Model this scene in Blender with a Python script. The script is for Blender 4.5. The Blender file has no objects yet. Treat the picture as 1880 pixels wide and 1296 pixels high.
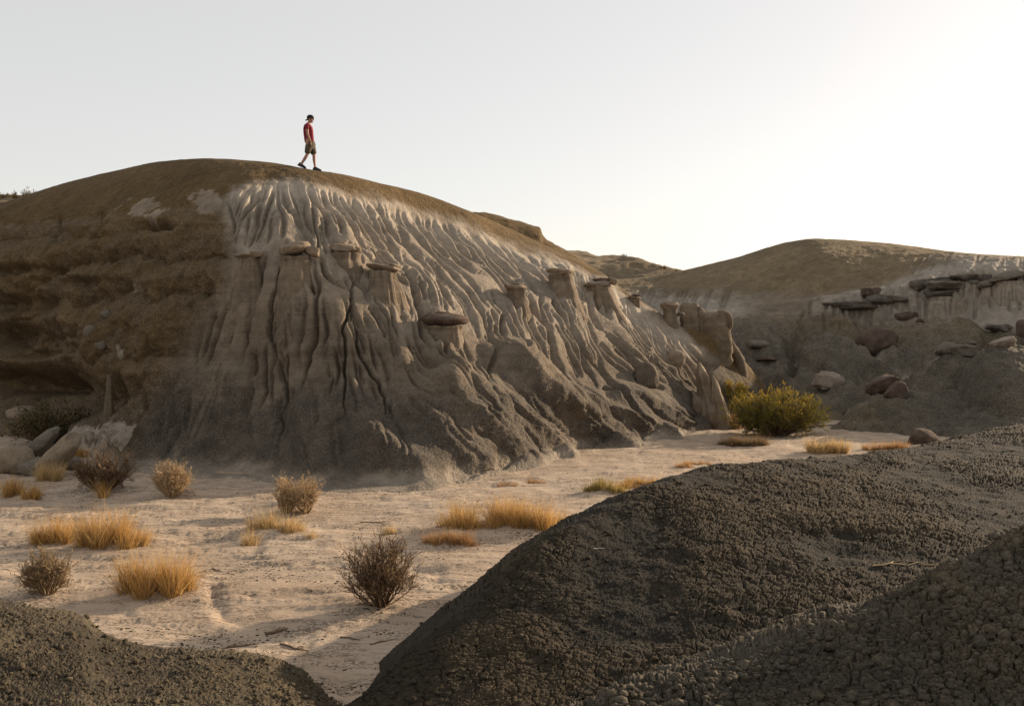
import bpy, math, random
import numpy as np
from mathutils import Vector, Matrix

# ------------------------------------------------------------------ camera, sky, sun
sc = bpy.context.scene
COL = sc.collection
F = 1830.0                      # focal length in photograph pixels
CAM = np.array([0.0, 0.0, 3.5])
PITCH = math.atan(48.0 / F)     # horizon on row 600 of 1296
cam_d = bpy.data.cameras.new('camera')
cam_d.sensor_width = 36.0
cam_d.lens = F / 1880.0 * 36.0
cam_d.clip_start = 0.05
cam_d.clip_end = 6000.0
cam = bpy.data.objects.new('camera', cam_d)
cam.location = CAM
cam.rotation_euler = (math.pi / 2 - PITCH, 0, 0)
COL.objects.link(cam)
sc.camera = cam

SUN_EL = math.radians(15.5)
SUN_AZ = math.radians(36.0)     # from +x (right) towards +y (ahead)
S = Vector((math.cos(SUN_EL) * math.cos(SUN_AZ), math.cos(SUN_EL) * math.sin(SUN_AZ), math.sin(SUN_EL)))
world = bpy.data.worlds.new('World')
sc.world = world
world.use_nodes = True
wn = world.node_tree
for n in list(wn.nodes):
    wn.nodes.remove(n)
w_out = wn.nodes.new('ShaderNodeOutputWorld')
w_bg = wn.nodes.new('ShaderNodeBackground')
w_sky = wn.nodes.new('ShaderNodeTexSky')
w_sky.sky_type = 'NISHITA'
w_sky.sun_disc = False
w_sky.sun_elevation = SUN_EL
w_sky.sun_rotation = math.pi / 2 - SUN_AZ
w_sky.altitude = 1800
w_sky.air_density = 1.0
w_sky.dust_density = 4.0
w_sky.ozone_density = 1.0
w_hsv = wn.nodes.new('ShaderNodeHueSaturation')      # thin high overcast: a paler sky all round
w_hsv.inputs['Saturation'].default_value = 0.60
w_bg.inputs['Strength'].default_value = 0.124
wn.links.new(w_sky.outputs[0], w_hsv.inputs['Color'])
w_tint = wn.nodes.new('ShaderNodeMix')
w_tint.data_type = 'RGBA'
w_tint.blend_type = 'MULTIPLY'
w_tint.inputs[0].default_value = 1.0
w_tint.inputs[7].default_value = (1.12, 0.97, 0.84, 1)
wn.links.new(w_hsv.outputs[0], w_tint.inputs[6])
w_veil = wn.nodes.new('ShaderNodeMix')                # even veil of thin haze over the whole dome
w_veil.data_type = 'RGBA'
w_veil.inputs[0].default_value = 0.60
w_veil.inputs[7].default_value = (3.96, 3.90, 3.80, 1)
wn.links.new(w_tint.outputs[2], w_veil.inputs[6])
wn.links.new(w_veil.outputs[2], w_bg.inputs['Color'])
wn.links.new(w_bg.outputs[0], w_out.inputs['Surface'])

sun_d = bpy.data.lights.new('sun', 'SUN')
sun_d.energy = 5.0
sun_d.angle = math.radians(0.6)
sun_d.color = (1.0, 0.80, 0.58)
sun = bpy.data.objects.new('sun', sun_d)
sun.rotation_euler = S.to_track_quat('Z', 'Y').to_euler()
sun.location = (30, 25, 40)
COL.objects.link(sun)

vs = sc.view_settings
vs.view_transform = 'Standard'
vs.look = 'None'
vs.gamma = 1.0
vs.exposure = 0.75
vs.use_curve_mapping = False

rng = np.random.default_rng(7)
random.seed(7)

# ------------------------------------------------------------------ pixel <-> world
cp, sp = math.cos(PITCH), math.sin(PITCH)

def unproj(px, py, d):
    px, py, d = np.broadcast_arrays(np.asarray(px, float), np.asarray(py, float), np.asarray(d, float))
    a = (px - 940.0) / F
    b = (648.0 - py) / F
    ry = cp + b * sp
    rz = -sp + b * cp
    t = d / ry
    return np.stack([a * t, d, CAM[2] + rz * t], -1)

def gdist(py, z=0.0):
    b = (648.0 - np.asarray(py, float)) / F
    return (z - CAM[2]) / (-sp + b * cp) * (cp + b * sp)

def proj(P):
    P = np.asarray(P, float)
    x, y, z = P[..., 0], P[..., 1], P[..., 2] - CAM[2]
    f_ = y * cp - z * sp
    u_ = y * sp + z * cp
    f_ = np.where(np.abs(f_) < 1e-4, 1e-4, f_)
    return 940.0 + F * x / f_, 648.0 - F * u_ / f_, f_

# ------------------------------------------------------------------ noise
def _h(ix, iy, iz, s):
    n = (ix.astype(np.int64) * 374761393 + iy.astype(np.int64) * 668265263 + iz.astype(np.int64) * 2147483647 + s * 1274126177) & 0xffffffff
    n = ((n ^ (n >> 13)) * 1274126177) & 0xffffffff
    n = ((n ^ (n >> 16)) * 2246822519) & 0xffffffff
    return ((n ^ (n >> 15)) & 0xffffff) / float(0xffffff)

def vn(P, f=1.0, s=0):
    q = np.asarray(P, float) * f
    i = np.floor(q).astype(np.int64)
    w = q - i
    w = w * w * w * (w * (w * 6 - 15) + 10)
    r = 0.0
    for dx in (0, 1):
        wx = w[..., 0] if dx else 1 - w[..., 0]
        for dy in (0, 1):
            wy = w[..., 1] if dy else 1 - w[..., 1]
            for dz in (0, 1):
                wz = w[..., 2] if dz else 1 - w[..., 2]
                r = r + wx * wy * wz * _h(i[..., 0] + dx, i[..., 1] + dy, i[..., 2] + dz, s)
    return r * 2 - 1

def fbm(P, f=1.0, o=4, s=0, g=0.5):
    a, r, t = 1.0, 0.0, 0.0
    for k in range(o):
        r = r + a * vn(P, f, s + 17 * k)
        t += a
        a *= g
        f *= 2.03
    return r / t

def worley(u, v, s=0):
    iu = np.floor(u).astype(np.int64)
    iv = np.floor(v).astype(np.int64)
    z = np.zeros_like(iu)
    f1 = np.full(u.shape, 9.0)
    f2 = np.full(u.shape, 9.0)
    cid = np.zeros(u.shape)
    for a in (-1, 0, 1):
        for b in (-1, 0, 1):
            cx = iu + a
            cy = iv + b
            d = np.hypot(cx + _h(cx, cy, z, s) - u, cy + _h(cx, cy, z, s + 5) - v)
            m = d < f1
            f2 = np.where(m, f1, np.minimum(f2, d))
            cid = np.where(m, _h(cx, cy, z, s + 9), cid)
            f1 = np.where(m, d, f1)
    return f1, f2, cid

def sstep(a, b, x):
    t = np.clip((np.asarray(x, float) - a) / (b - a), 0, 1)
    return t * t * (3 - 2 * t)

def pchip(xk, yk, x):
    xk = np.asarray(xk, float)
    yk = np.asarray(yk, float)
    h = np.diff(xk)
    dl = np.diff(yk) / h
    m = np.zeros_like(yk)
    m[0], m[-1] = dl[0], dl[-1]
    for i in range(1, len(xk) - 1):
        if dl[i - 1] * dl[i] > 0:
            w1 = 2 * h[i] + h[i - 1]
            w2 = h[i] + 2 * h[i - 1]
            m[i] = (w1 + w2) / (w1 / dl[i - 1] + w2 / dl[i])
    x = np.clip(x, xk[0], xk[-1])
    k = np.clip(np.searchsorted(xk, x, 'right') - 1, 0, len(xk) - 2)
    t = (x - xk[k]) / h[k]
    return (yk[k] * (2 * t**3 - 3 * t**2 + 1) + h[k] * m[k] * (t**3 - 2 * t**2 + t)
            + yk[k + 1] * (-2 * t**3 + 3 * t**2) + h[k] * m[k + 1] * (t**3 - t**2))

# ------------------------------------------------------------------ line fields on a raster (baked into geometry as grooves and ridges)
class Field:
    def __init__(self, x0, x1, y0, y1, fill=1.0):
        self.x0, self.y0 = x0, y0
        self.a = np.full((y1 - y0 + 1, x1 - x0 + 1), fill)

    def add(self, pts, w, taper=False):
        pts = np.asarray(pts, float)
        n = len(pts)
        for i in range(n - 1):
            A, B = pts[i], pts[i + 1]
            wa = w
            if taper:
                wa = w * (0.45 + 0.55 * math.sin(math.pi * min(1, (i + 0.7) / (n - 0.3))))
            lo = np.floor(np.minimum(A, B) - wa).astype(int) - [self.x0, self.y0]
            hi = np.ceil(np.maximum(A, B) + wa).astype(int) - [self.x0, self.y0] + 1
            lo = np.maximum(lo, 0)
            hi = np.minimum(hi, [self.a.shape[1], self.a.shape[0]])
            if hi[0] <= lo[0] or hi[1] <= lo[1]:
                continue
            xx, yy = np.meshgrid(np.arange(lo[0], hi[0]) + self.x0, np.arange(lo[1], hi[1]) + self.y0)
            d = B - A
            t = np.clip(((xx - A[0]) * d[0] + (yy - A[1]) * d[1]) / (d @ d + 1e-9), 0, 1)
            dist = np.hypot(xx - A[0] - t * d[0], yy - A[1] - t * d[1]) / wa
            s = self.a[lo[1]:hi[1], lo[0]:hi[0]]
            np.minimum(s, dist, out=s)

    def carve(self, pts, w, amp=1.0, ends=(0.35, 0.35)):
        """tapered V-shaped grooves: keeps the deepest carve (field starts at 0)"""
        pts = np.asarray(pts, float)
        n = len(pts)
        for i in range(n - 1):
            A, B = pts[i], pts[i + 1]
            t0 = (i + 0.5) / (n - 1)
            tp = min(1.0, t0 / ends[0] + 0.08, (1 - t0) / ends[1] + 0.08)
            wa = w * (0.45 + 0.55 * tp)
            lo = np.maximum(np.floor(np.minimum(A, B) - wa).astype(int) - [self.x0, self.y0], 0)
            hi = np.minimum(np.ceil(np.maximum(A, B) + wa).astype(int) - [self.x0, self.y0] + 1, [self.a.shape[1], self.a.shape[0]])
            if hi[0] <= lo[0] or hi[1] <= lo[1]:
                continue
            xx, yy = np.meshgrid(np.arange(lo[0], hi[0]) + self.x0, np.arange(lo[1], hi[1]) + self.y0)
            d = B - A
            t = np.clip(((xx - A[0]) * d[0] + (yy - A[1]) * d[1]) / (d @ d + 1e-9), 0, 1)
            dist = np.hypot(xx - A[0] - t * d[0], yy - A[1] - t * d[1]) / wa
            s = self.a[lo[1]:hi[1], lo[0]:hi[0]]
            np.maximum(s, amp * tp * np.clip(1 - dist, 0, 1)**1.7, out=s)

    def __call__(self, px, py):
        H, W = self.a.shape
        x = np.clip(px - self.x0, 0, W - 1.001)
        y = np.clip(py - self.y0, 0, H - 1.001)
        i, j = x.astype(int), y.astype(int)
        fx, fy = x - i, y - j
        a = self.a
        return (a[j, i] * (1 - fx) * (1 - fy) + a[j, i + 1] * fx * (1 - fy) + a[j + 1, i] * (1 - fx) * fy + a[j + 1, i + 1] * fx * fy)

def wiggle(pts, amp, seed, step=7.0):
    """resample a polyline finely with a little wander"""
    pts = np.asarray(pts, float)
    L = np.concatenate([[0], np.cumsum(np.hypot(*np.diff(pts, axis=0).T))])
    n = max(2, int(L[-1] / step))
    t = np.linspace(0, L[-1], n)
    q = np.stack([pchip(L, pts[:, 0], t), pchip(L, pts[:, 1], t)], -1)
    z = np.stack([t * 0.06, np.full(n, seed * 3.7), np.zeros(n)], -1)
    env = np.minimum(1, np.minimum(t, L[-1] - t) / 12 + 0.2)
    q[:, 0] += fbm(z, 1.0, 2, 3) * amp * env
    q[:, 1] += fbm(z, 1.0, 2, 8) * amp * 0.4 * env
    return q

# ------------------------------------------------------------------ mesh helpers
def link(o, parent=None):
    COL.objects.link(o)
    if parent is not None:
        o.parent = parent
    return o

def mesh_np(name, V, Fc, mat=None, smooth=True, attrs=None):
    V = np.ascontiguousarray(V, np.float32).reshape(-1, 3)
    Fc = np.ascontiguousarray(Fc, np.int32)
    k = Fc.shape[1]
    me = bpy.data.meshes.new(name)
    me.vertices.add(len(V))
    me.vertices.foreach_set('co', V.ravel())
    me.loops.add(Fc.size)
    me.loops.foreach_set('vertex_index', Fc.ravel())
    me.polygons.add(len(Fc))
    me.polygons.foreach_set('loop_start', np.arange(0, Fc.size, k, dtype=np.int32))
    me.polygons.foreach_set('loop_total', np.full(len(Fc), k, np.int32))
    me.polygons.foreach_set('use_smooth', np.full(len(Fc), smooth, bool))
    me.update(calc_edges=True)
    if attrs:
        for nm, arr in attrs.items():
            arr = np.asarray(arr, np.float32).reshape(len(V), -1)
            if arr.shape[1] == 3:
                arr = np.concatenate([arr, np.ones((len(V), 1), np.float32)], 1)
            at = me.attributes.new(nm, 'FLOAT_COLOR', 'POINT')
            at.data.foreach_set('color', np.ascontiguousarray(arr).ravel())
    if mat:
        me.materials.append(mat)
    return me

def grid_faces(nv, nu, wrap=False):
    i, j = np.meshgrid(np.arange(nv - 1), np.arange(nu if wrap else nu - 1), indexing='ij')
    j2 = (j + 1) % nu
    return np.stack([i * nu + j, i * nu + j2, (i + 1) * nu + j2, (i + 1) * nu + j], -1).reshape(-1, 4)

def tag(o, label=None, cat=None, group=None, kind=None):
    if label: o['label'] = label
    if cat: o['category'] = cat
    if group: o['group'] = group
    if kind: o['kind'] = kind
    return o

def thing(name, me, label, cat, group=None, loc=(0, 0, 0), rz=0.0):
    o = bpy.data.objects.new(name, me)
    o.location = loc
    o.rotation_euler = (0, 0, rz)
    link(o)
    return tag(o, label, cat, group)

def part(name, me, parent, label=None):
    o = bpy.data.objects.new(name, me)
    link(o, parent)
    if name in ('stems', 'twigs', 'foliage'):     # hundreds of slivers nobody could pick apart
        o['kind'] = 'stuff'
    if label: o['label'] = label
    return o

# ------------------------------------------------------------------ materials
def new_mat(name):
    m = bpy.data.materials.new(name)
    m.use_nodes = True
    nt = m.node_tree
    b = nt.nodes['Principled BSDF']
    b.inputs['Roughness'].default_value = 0.95
    b.inputs['Specular IOR Level'].default_value = 0.15
    return m, nt, b

def nd(nt, t, **kw):
    n = nt.nodes.new('ShaderNode' + t)
    for k, v in kw.items():
        if k in n.inputs:
            n.inputs[k].default_value = v
        else:
            setattr(n, k, v)
    return n

def noise(nt, vec, scale, detail=6, rough=0.6, dist=0.0):
    n = nd(nt, 'TexNoise', Scale=scale, Detail=detail, Roughness=rough, Distortion=dist)
    nt.links.new(vec, n.inputs['Vector'])
    return n.outputs['Fac']

def ramp(nt, fac, stops):
    r = nt.nodes.new('ShaderNodeValToRGB')
    e = r.color_ramp.elements
    while len(e) < len(stops):
        e.new(0.5)
    for i, (p, c) in enumerate(stops):
        e[i].position = p
        e[i].color = (c, c, c, 1) if not isinstance(c, tuple) else (*c, 1)
    nt.links.new(fac, r.inputs['Fac'])
    return r.outputs['Color']

def mix(nt, fac, a, b, mode='MIX'):
    n = nt.nodes.new('ShaderNodeMix')
    n.data_type = 'RGBA'
    n.blend_type = mode
    for sock, v in ((n.inputs[0], fac), (n.inputs[6], a), (n.inputs[7], b)):
        if isinstance(v, (int, float)):
            sock.default_value = v
        elif isinstance(v, tuple):
            sock.default_value = (*v, 1)
        else:
            nt.links.new(v, sock)
    return n.outputs[2]

def math_n(nt, op, a, b=None):
    n = nt.nodes.new('ShaderNodeMath')
    n.operation = op
    for i, v in enumerate((a, b)):
        if v is None: continue
        if isinstance(v, (int, float)):
            n.inputs[i].default_value = v
        else:
            nt.links.new(v, n.inputs[i])
    return n.outputs[0]

def bump(nt, bsdf, hts, dist):
    """hts: list of (socket, strength)"""
    prev = None
    for h, s in hts:
        b = nd(nt, 'Bump', Strength=s, Distance=dist)
        nt.links.new(h, b.inputs['Height'])
        if prev: nt.links.new(prev, b.inputs['Normal'])
        prev = b.outputs['Normal']
    nt.links.new(prev, bsdf.inputs['Normal'])

def mapping(nt, vec, scale):
    n = nt.nodes.new('ShaderNodeMapping')
    n.inputs['Scale'].default_value = scale
    nt.links.new(vec, n.inputs['Vector'])
    return n.outputs[0]

def terrain_mat(name, base, crust, talus, pale, gscale=1.0, bstr=0.5, strata=0.35):
    """zones attribute: R crust, G dark talus, B pale bare bedrock"""
    m, nt, b = new_mat(name)
    co = nd(nt, 'TexCoord').outputs['Object']
    at = nd(nt, 'Attribute', attribute_name='zones')
    sep = nd(nt, 'SeparateColor')
    nt.links.new(at.outputs['Color'], sep.inputs[0])
    n_big = noise(nt, co, 0.5 * gscale, 5)
    n_mid = noise(nt, co, 3.0 * gscale, 6, 0.65)
    n_fin = noise(nt, co, 26.0 * gscale, 5, 0.7)
    st = noise(nt, mapping(nt, co, (0.25, 0.25, 5.0)), 1.6, 4, 0.6, 0.4)
    c = mix(nt, ramp(nt, st, [(0.35, 0.0), (0.62, strata * 2)]), base, tuple(x * 0.72 * k for x, k in zip(base, (1.02, .97, .9))))
    c = mix(nt, sep.outputs[2], c, pale)
    c = mix(nt, sep.outputs[1], c, talus)
    c = mix(nt, sep.outputs[0], c, crust)
    c = mix(nt, 1.0, c, ramp(nt, n_big, [(0.3, 0.78), (0.7, 1.18)]), 'MULTIPLY')
    c = mix(nt, 1.0, c, ramp(nt, n_mid, [(0.3, 0.72), (0.7, 1.22)]), 'MULTIPLY')
    grit = math_n(nt, 'MINIMUM', math_n(nt, 'ADD', math_n(nt, 'ADD', sep.outputs[0], sep.outputs[1]), 0.15), 1.0)
    c = mix(nt, grit, c, mix(nt, 1.0, c, ramp(nt, n_fin, [(0.36, 0.48), (0.62, 1.38)]), 'MULTIPLY'))
    nt.links.new(c, b.inputs['Base Color'])
    vor = nd(nt, 'TexVoronoi', Scale=16.0 * gscale)
    nt.links.new(co, vor.inputs['Vector'])
    bump(nt, b, [(n_fin, bstr), (vor.outputs['Distance'], bstr * 0.6), (n_mid, bstr * 0.35)], 0.06 / gscale)
    return m

HC = ((0.205, 0.162, 0.118), (0.115, 0.074, 0.032), (0.092, 0.076, 0.059), (0.43, 0.368, 0.295))
M_HILL = terrain_mat('hill_clay', *HC, 1.0, 0.6)
M_RHILL = terrain_mat('far_hill_clay', (0.215, 0.172, 0.125), (0.200, 0.148, 0.086), (0.130, 0.110, 0.083), (0.34, 0.295, 0.24), 0.7, 0.8)
M_MOUND = terrain_mat('mound_clay', (0.036, 0.028, 0.0185), (0.060, 0.045, 0.027), (0.025, 0.0215, 0.016), (0.060, 0.049, 0.036), 2.5, 0.6, 0.0)
M_NEAR = terrain_mat('near_mound_clay', (0.078, 0.066, 0.050), (0.108, 0.085, 0.056), (0.058, 0.050, 0.039), (0.13, 0.113, 0.09), 2.5, 0.6, 0.0)
M_LEFT = terrain_mat('left_mound_clay', (0.080, 0.064, 0.042), (0.105, 0.080, 0.048), (0.056, 0.046, 0.033), (0.12, 0.098, 0.07), 2.5, 0.6, 0.0)
M_COL = terrain_mat('hoodoo_clay', *HC, 1.5)

def sand_mat():
    m, nt, b = new_mat('wash_sand')
    co = nd(nt, 'TexCoord').outputs['Object']
    big = noise(nt, co, 0.35, 5)
    mid = noise(nt, co, 2.2, 6, 0.65)
    fin = noise(nt, co, 22.0, 6, 0.7)
    grit = noise(nt, co, 90.0, 3, 0.7)
    flow = noise(nt, mapping(nt, co, (0.7, 2.6, 1.0)), 1.6, 7, 0.66, 1.2)
    c = mix(nt, ramp(nt, big, [(0.35, 0.0), (0.65, 1.0)]), (0.39, 0.292, 0.208), (0.47, 0.372, 0.28))
    c = mix(nt, 1.0, c, ramp(nt, mid, [(0.3, 0.85), (0.7, 1.1)]), 'MULTIPLY')
    dark = math_n(nt, 'MULTIPLY', ramp(nt, flow, [(0.45, 0.0), (0.56, 1.0)]), ramp(nt, fin, [(0.47, 0.0), (0.54, 1.0)]))
    flow2 = noise(nt, mapping(nt, co, (1.6, 6.5, 1.0)), 1.9, 6, 0.7, 0.8)
    dark = math_n(nt, 'MAXIMUM', dark, math_n(nt, 'MULTIPLY', ramp(nt, flow2, [(0.56, 0.0), (0.62, 0.95)]), ramp(nt, big, [(0.4, 0.3), (0.6, 1.0)])))
    c = mix(nt, math_n(nt, 'MULTIPLY', dark, 0.8), c, (0.11, 0.08, 0.055))
    c = mix(nt, 1.0, c, ramp(nt, grit, [(0.35, 0.86), (0.65, 1.08)]), 'MULTIPLY')
    nt.links.new(c, b.inputs['Base Color'])
    bump(nt, b, [(fin, 0.5), (flow, 0.3), (flow2, 0.45)], 0.04)
    return m
M_SAND = sand_mat()

def rock_mat(name, c1, c2, lichen=None, scale=3.0):
    m, nt, b = new_mat(name)
    co = nd(nt, 'TexCoord').outputs['Object']
    a = noise(nt, co, scale, 6, 0.65)
    f = noise(nt, co, scale * 9, 5, 0.7)
    c = mix(nt, ramp(nt, a, [(0.35, 0.0), (0.65, 1.0)]), c1, c2)
    c = mix(nt, 1.0, c, ramp(nt, f, [(0.3, 0.65), (0.7, 1.25)]), 'MULTIPLY')
    if lichen:
        l = noise(nt, co, scale * 1.7, 7, 0.75, 0.5)
        c = mix(nt, ramp(nt, l, [(0.58, 0.0), (0.64, 0.85)]), c, lichen)
    nt.links.new(c, b.inputs['Base Color'])
    bump(nt, b, [(f, 0.6), (a, 0.4)], 0.05)
    return m
M_ROCK_TAN = rock_mat('tan_sandstone', (0.20, 0.152, 0.105), (0.27, 0.21, 0.15))
M_ROCK_RED = rock_mat('red_brown_stone', (0.078, 0.053, 0.040), (0.125, 0.090, 0.068), (0.2, 0.16, 0.125))
M_ROCK_GREY = rock_mat('grey_stone', (0.135, 0.115, 0.09), (0.19, 0.163, 0.128), (0.08, 0.066, 0.052))
M_ROCK_PALE = rock_mat('pale_stone', (0.30, 0.25, 0.2), (0.24, 0.18, 0.14), (0.13, 0.105, 0.085))
M_ROCK_CLAY = rock_mat('clay_stone', (0.10, 0.078, 0.058), (0.15, 0.12, 0.09))
M_ROCK_DARK = rock_mat('dark_slab_stone', (0.085, 0.071, 0.057), (0.135, 0.115, 0.093), (0.20, 0.175, 0.14))

def plant_mat(name, trans=0.35):
    m, nt, b = new_mat(name)
    at = nd(nt, 'Attribute', attribute_name='tint')
    nt.links.new(at.outputs['Color'], b.inputs['Base Color'])
    b.inputs['Roughness'].default_value = 0.8
    tr = nd(nt, 'BsdfTranslucent')
    nt.links.new(at.outputs['Color'], tr.inputs['Color'])
    ms = nd(nt, 'MixShader')
    ms.inputs[0].default_value = trans
    nt.links.new(b.outputs[0], ms.inputs[1])
    nt.links.new(tr.outputs[0], ms.inputs[2])
    nt.links.new(ms.outputs[0], nt.nodes['Material Output'].inputs['Surface'])
    return m
M_GRASS = plant_mat('dry_grass', 0.4)
M_TWIG = plant_mat('twig_bark', 0.0)
M_LEAF = plant_mat('leaf', 0.35)

def plain_mat(name, c, rough=0.8):
    m, nt, b = new_mat(name)
    co = nd(nt, 'TexCoord').outputs['Object']
    n = noise(nt, co, 14.0, 4)
    nt.links.new(mix(nt, 1.0, c, ramp(nt, n, [(0.3, 0.8), (0.7, 1.15)]), 'MULTIPLY'), b.inputs['Base Color'])
    b.inputs['Roughness'].default_value = rough
    return m

# ------------------------------------------------------------------ sheets: lofted terrain
SHEETS = []

def crom(Pts, counts):
    """smooth interpolation down the rows; Pts [K,nu,3]; counts per span"""
    K = len(Pts)
    out = []
    for k in range(K - 1):
        p0 = Pts[max(k - 1, 0)]; p1 = Pts[k]; p2 = Pts[k + 1]; p3 = Pts[min(k + 2, K - 1)]
        d1 = np.linalg.norm(p2 - p1, axis=-1, keepdims=True) + 1e-6
        d0 = np.linalg.norm(p1 - p0, axis=-1, keepdims=True)
        d2 = np.linalg.norm(p3 - p2, axis=-1, keepdims=True)
        m1 = (p2 - p0) * d1 / np.maximum(d0 + d1, 1e-6)
        m2 = (p3 - p1) * d1 / np.maximum(d1 + d2, 1e-6)
        n = counts[k]
        t = (np.arange(n) / n)[:, None, None]
        out.append(p1 * (2*t**3 - 3*t**2 + 1) + m1 * (t**3 - 2*t**2 + t) + p2 * (-2*t**3 + 3*t**2) + m2 * (t**3 - t**2))
    out.append(Pts[-1][None])
    return np.concatenate(out, 0)

def normals(P):
    du = np.gradient(P, axis=1)
    dv = np.gradient(P, axis=0)
    n = np.cross(du, dv)
    n /= np.linalg.norm(n, axis=-1, keepdims=True) + 1e-9
    return n

def sheet(name, P, mat, zones, label=None):
    me = mesh_np(name, P, grid_faces(*P.shape[:2]), mat, True, {'zones': zones})
    o = bpy.data.objects.new(name, me)
    link(o)
    o['kind'] = 'structure'
    if label: o['label'] = label
    px, py, dp = proj(P)
    SHEETS.append((name, P.reshape(-1, 3), px.ravel(), py.ravel(), dp.ravel()))
    return o

def hit(px, py, names=None, r=3.0):
    best = None
    for nm, P, x, y, d in SHEETS:
        if names and nm not in names: continue
        m = (np.abs(x - px) < r) & (np.abs(y - py) < r) & (d > 0.3)
        if m.any():
            idx = np.where(m)[0]
            dm = d[idx]
            near = idx[dm < dm.min() + 0.6]
            k = near[np.argmin((x[near] - px)**2 + (y[near] - py)**2)]
            if best is None or d[k] < best[1]:
                best = (P[k], d[k])
    if best is None:
        if r < 40:
            return hit(px, py, names, r * 2)
        raise RuntimeError('no hit %s %s' % (px, py))
    return best[0].copy()

def loft(cols, px, rows_back, rows_front, counts):
    """cols: list of [px, (py,d)...]; returns dense P. rows_back: (dy,dz) offsets from the last row; front from the first row"""
    K = len(cols[0]) - 1
    xs = [c[0] for c in cols]
    rows = []
    for k in range(K):
        py = pchip(xs, [c[k + 1][0] for c in cols], px)
        d = pchip(xs, [c[k + 1][1] for c in cols], px)
        rows.append(unproj(px, py, d))
    def off(R, dy, dz):
        Q = R.copy()
        sc_ = (Q[:, 1] + dy) / Q[:, 1]
        Q[:, 0] *= sc_
        Q[:, 1] += dy
        Q[:, 2] += dz
        return Q
    f = [off(rows[0], dy, dz) for dy, dz in rows_front]
    bk = [off(rows[-1], dy, dz) for dy, dz in rows_back]
    return crom(np.array(f + rows + bk), counts)

GD = lambda py: (py, float(gdist(py)))

# ================================================================== MAIN HILL
MH = [
 [-1300, GD(780), (720, 42), (630, 43), (520, 44), (485, 46), (478, 51)],
 [-420, GD(785), (720, 39.5), (620, 40.5), (500, 41.5), (455, 43), (446, 48)],
 [-150, GD(790), (715, 35.5), (600, 36.5), (470, 37.5), (420, 39.5), (408, 44)],
 [0, GD(800), (715, 33.5), (600, 34.2), (470, 35.2), (402, 36.8), (373, 41)],
 [120, GD(830), (710, 29.6), (590, 30.8), (460, 32), (392, 33.8), (336, 39)],
 [220, GD(858), (710, 27.2), (580, 28.6), (440, 30), (376, 31.8), (312, 37)],
 [300, GD(875), (705, 26.2), (570, 27.2), (430, 28.6), (360, 30.6), (296, 35)],
 [380, GD(880), (695, 25.8), (560, 26.8), (450, 27.6), (348, 29.5), (291, 33.5)],
 [430, GD(884), (690, 25.5), (560, 26.2), (460, 26.9), (343, 29.2), (293, 33)],
 [500, GD(893), (690, 25.1), (560, 26.0), (455, 27.0), (331, 30), (299, 32.3)],
 [570, GD(905), (690, 24.7), (570, 25.6), (455, 27.0), (333, 30.3), (312, 32)],
 [620, GD(910), (700, 24.3), (580, 25.5), (465, 27.2), (342, 30.8), (319, 32.3)],
 [700, GD(908), (715, 24.2), (600, 25.8), (490, 28), (358, 32), (337, 33.3)],
 [770, GD(903), (725, 24.3), (620, 26.0), (510, 29), (382, 33.2), (354, 34.3)],
 [850, GD(885), (730, 24.6), (630, 26.6), (525, 29.8), (408, 34.3), (383, 35.6)],
 [930, GD(865), (735, 25.9), (640, 27.9), (540, 31), (446, 35), (417, 37)],
 [1000, GD(845), (735, 27.4), (640, 29.5), (550, 32.3), (476, 35.5), (449, 38)],
 [1060, GD(832), (730, 29.0), (650, 30.9), (570, 33), (500, 36), (476, 38)],
 [1100, GD(825), (728, 29.9), (655, 31.7), (585, 33.8), (520, 36.2), (498, 37.7)],
 [1160, GD(816), (730, 31.0), (670, 32.6), (610, 34.3), (565, 36.2), (542, 37.3)],
 [1210, GD(806), (735, 32.1), (680, 33.4), (635, 34.7), (600, 36), (574, 37)],
 [1250, GD(798), (740, 33.2), (695, 34.2), (655, 35.1), (620, 36.2), (600, 37)],
 [1300, GD(784), (745, 35.6), (712, 36.1), (675, 36.5), (640, 36.9), (612, 37.6)],
 [1350, GD(775), (748, 37.0), (722, 37.3), (695, 37.6), (672, 37.9), (648, 38.4)],
 [1420, GD(768), (760, 38.6), (752, 38.8), (744, 39), (738, 39.2), (730, 39.5)],
]
for c_ in MH:
    off_ = float(np.interp(c_[0], [-420, 150, 300, 400, 570, 700, 800, 900, 1420], [8, 14, 28, 34, 38, 30, 14, 7, 4]))
    pa_ = c_[1][0] - off_
    c_.insert(2, (pa_, float(gdist(pa_, off_ * 0.006))))
hpx = np.concatenate([np.linspace(-1300, -420, 60)[:-1], np.linspace(-420, -10, 90)[:-1], np.linspace(-10, 1420, 980)])
P = loft(MH, hpx, [(2.5, -0.25), (7, -1.8), (16, -7.5), (24, -14)], [(-1.2, -0.7)], [8, 26, 95, 75, 75, 85, 45, 10, 8, 6, 4])
P = P[::-1].copy()[::-1]
px0, py0, dp0 = proj(P)
Nn = normals(P)
# face normals towards the camera / up
flip = np.sign((Nn * (CAM - P)).sum(-1).mean())
Nn *= flip if flip != 0 else 1
if flip < 0: pass

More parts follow.
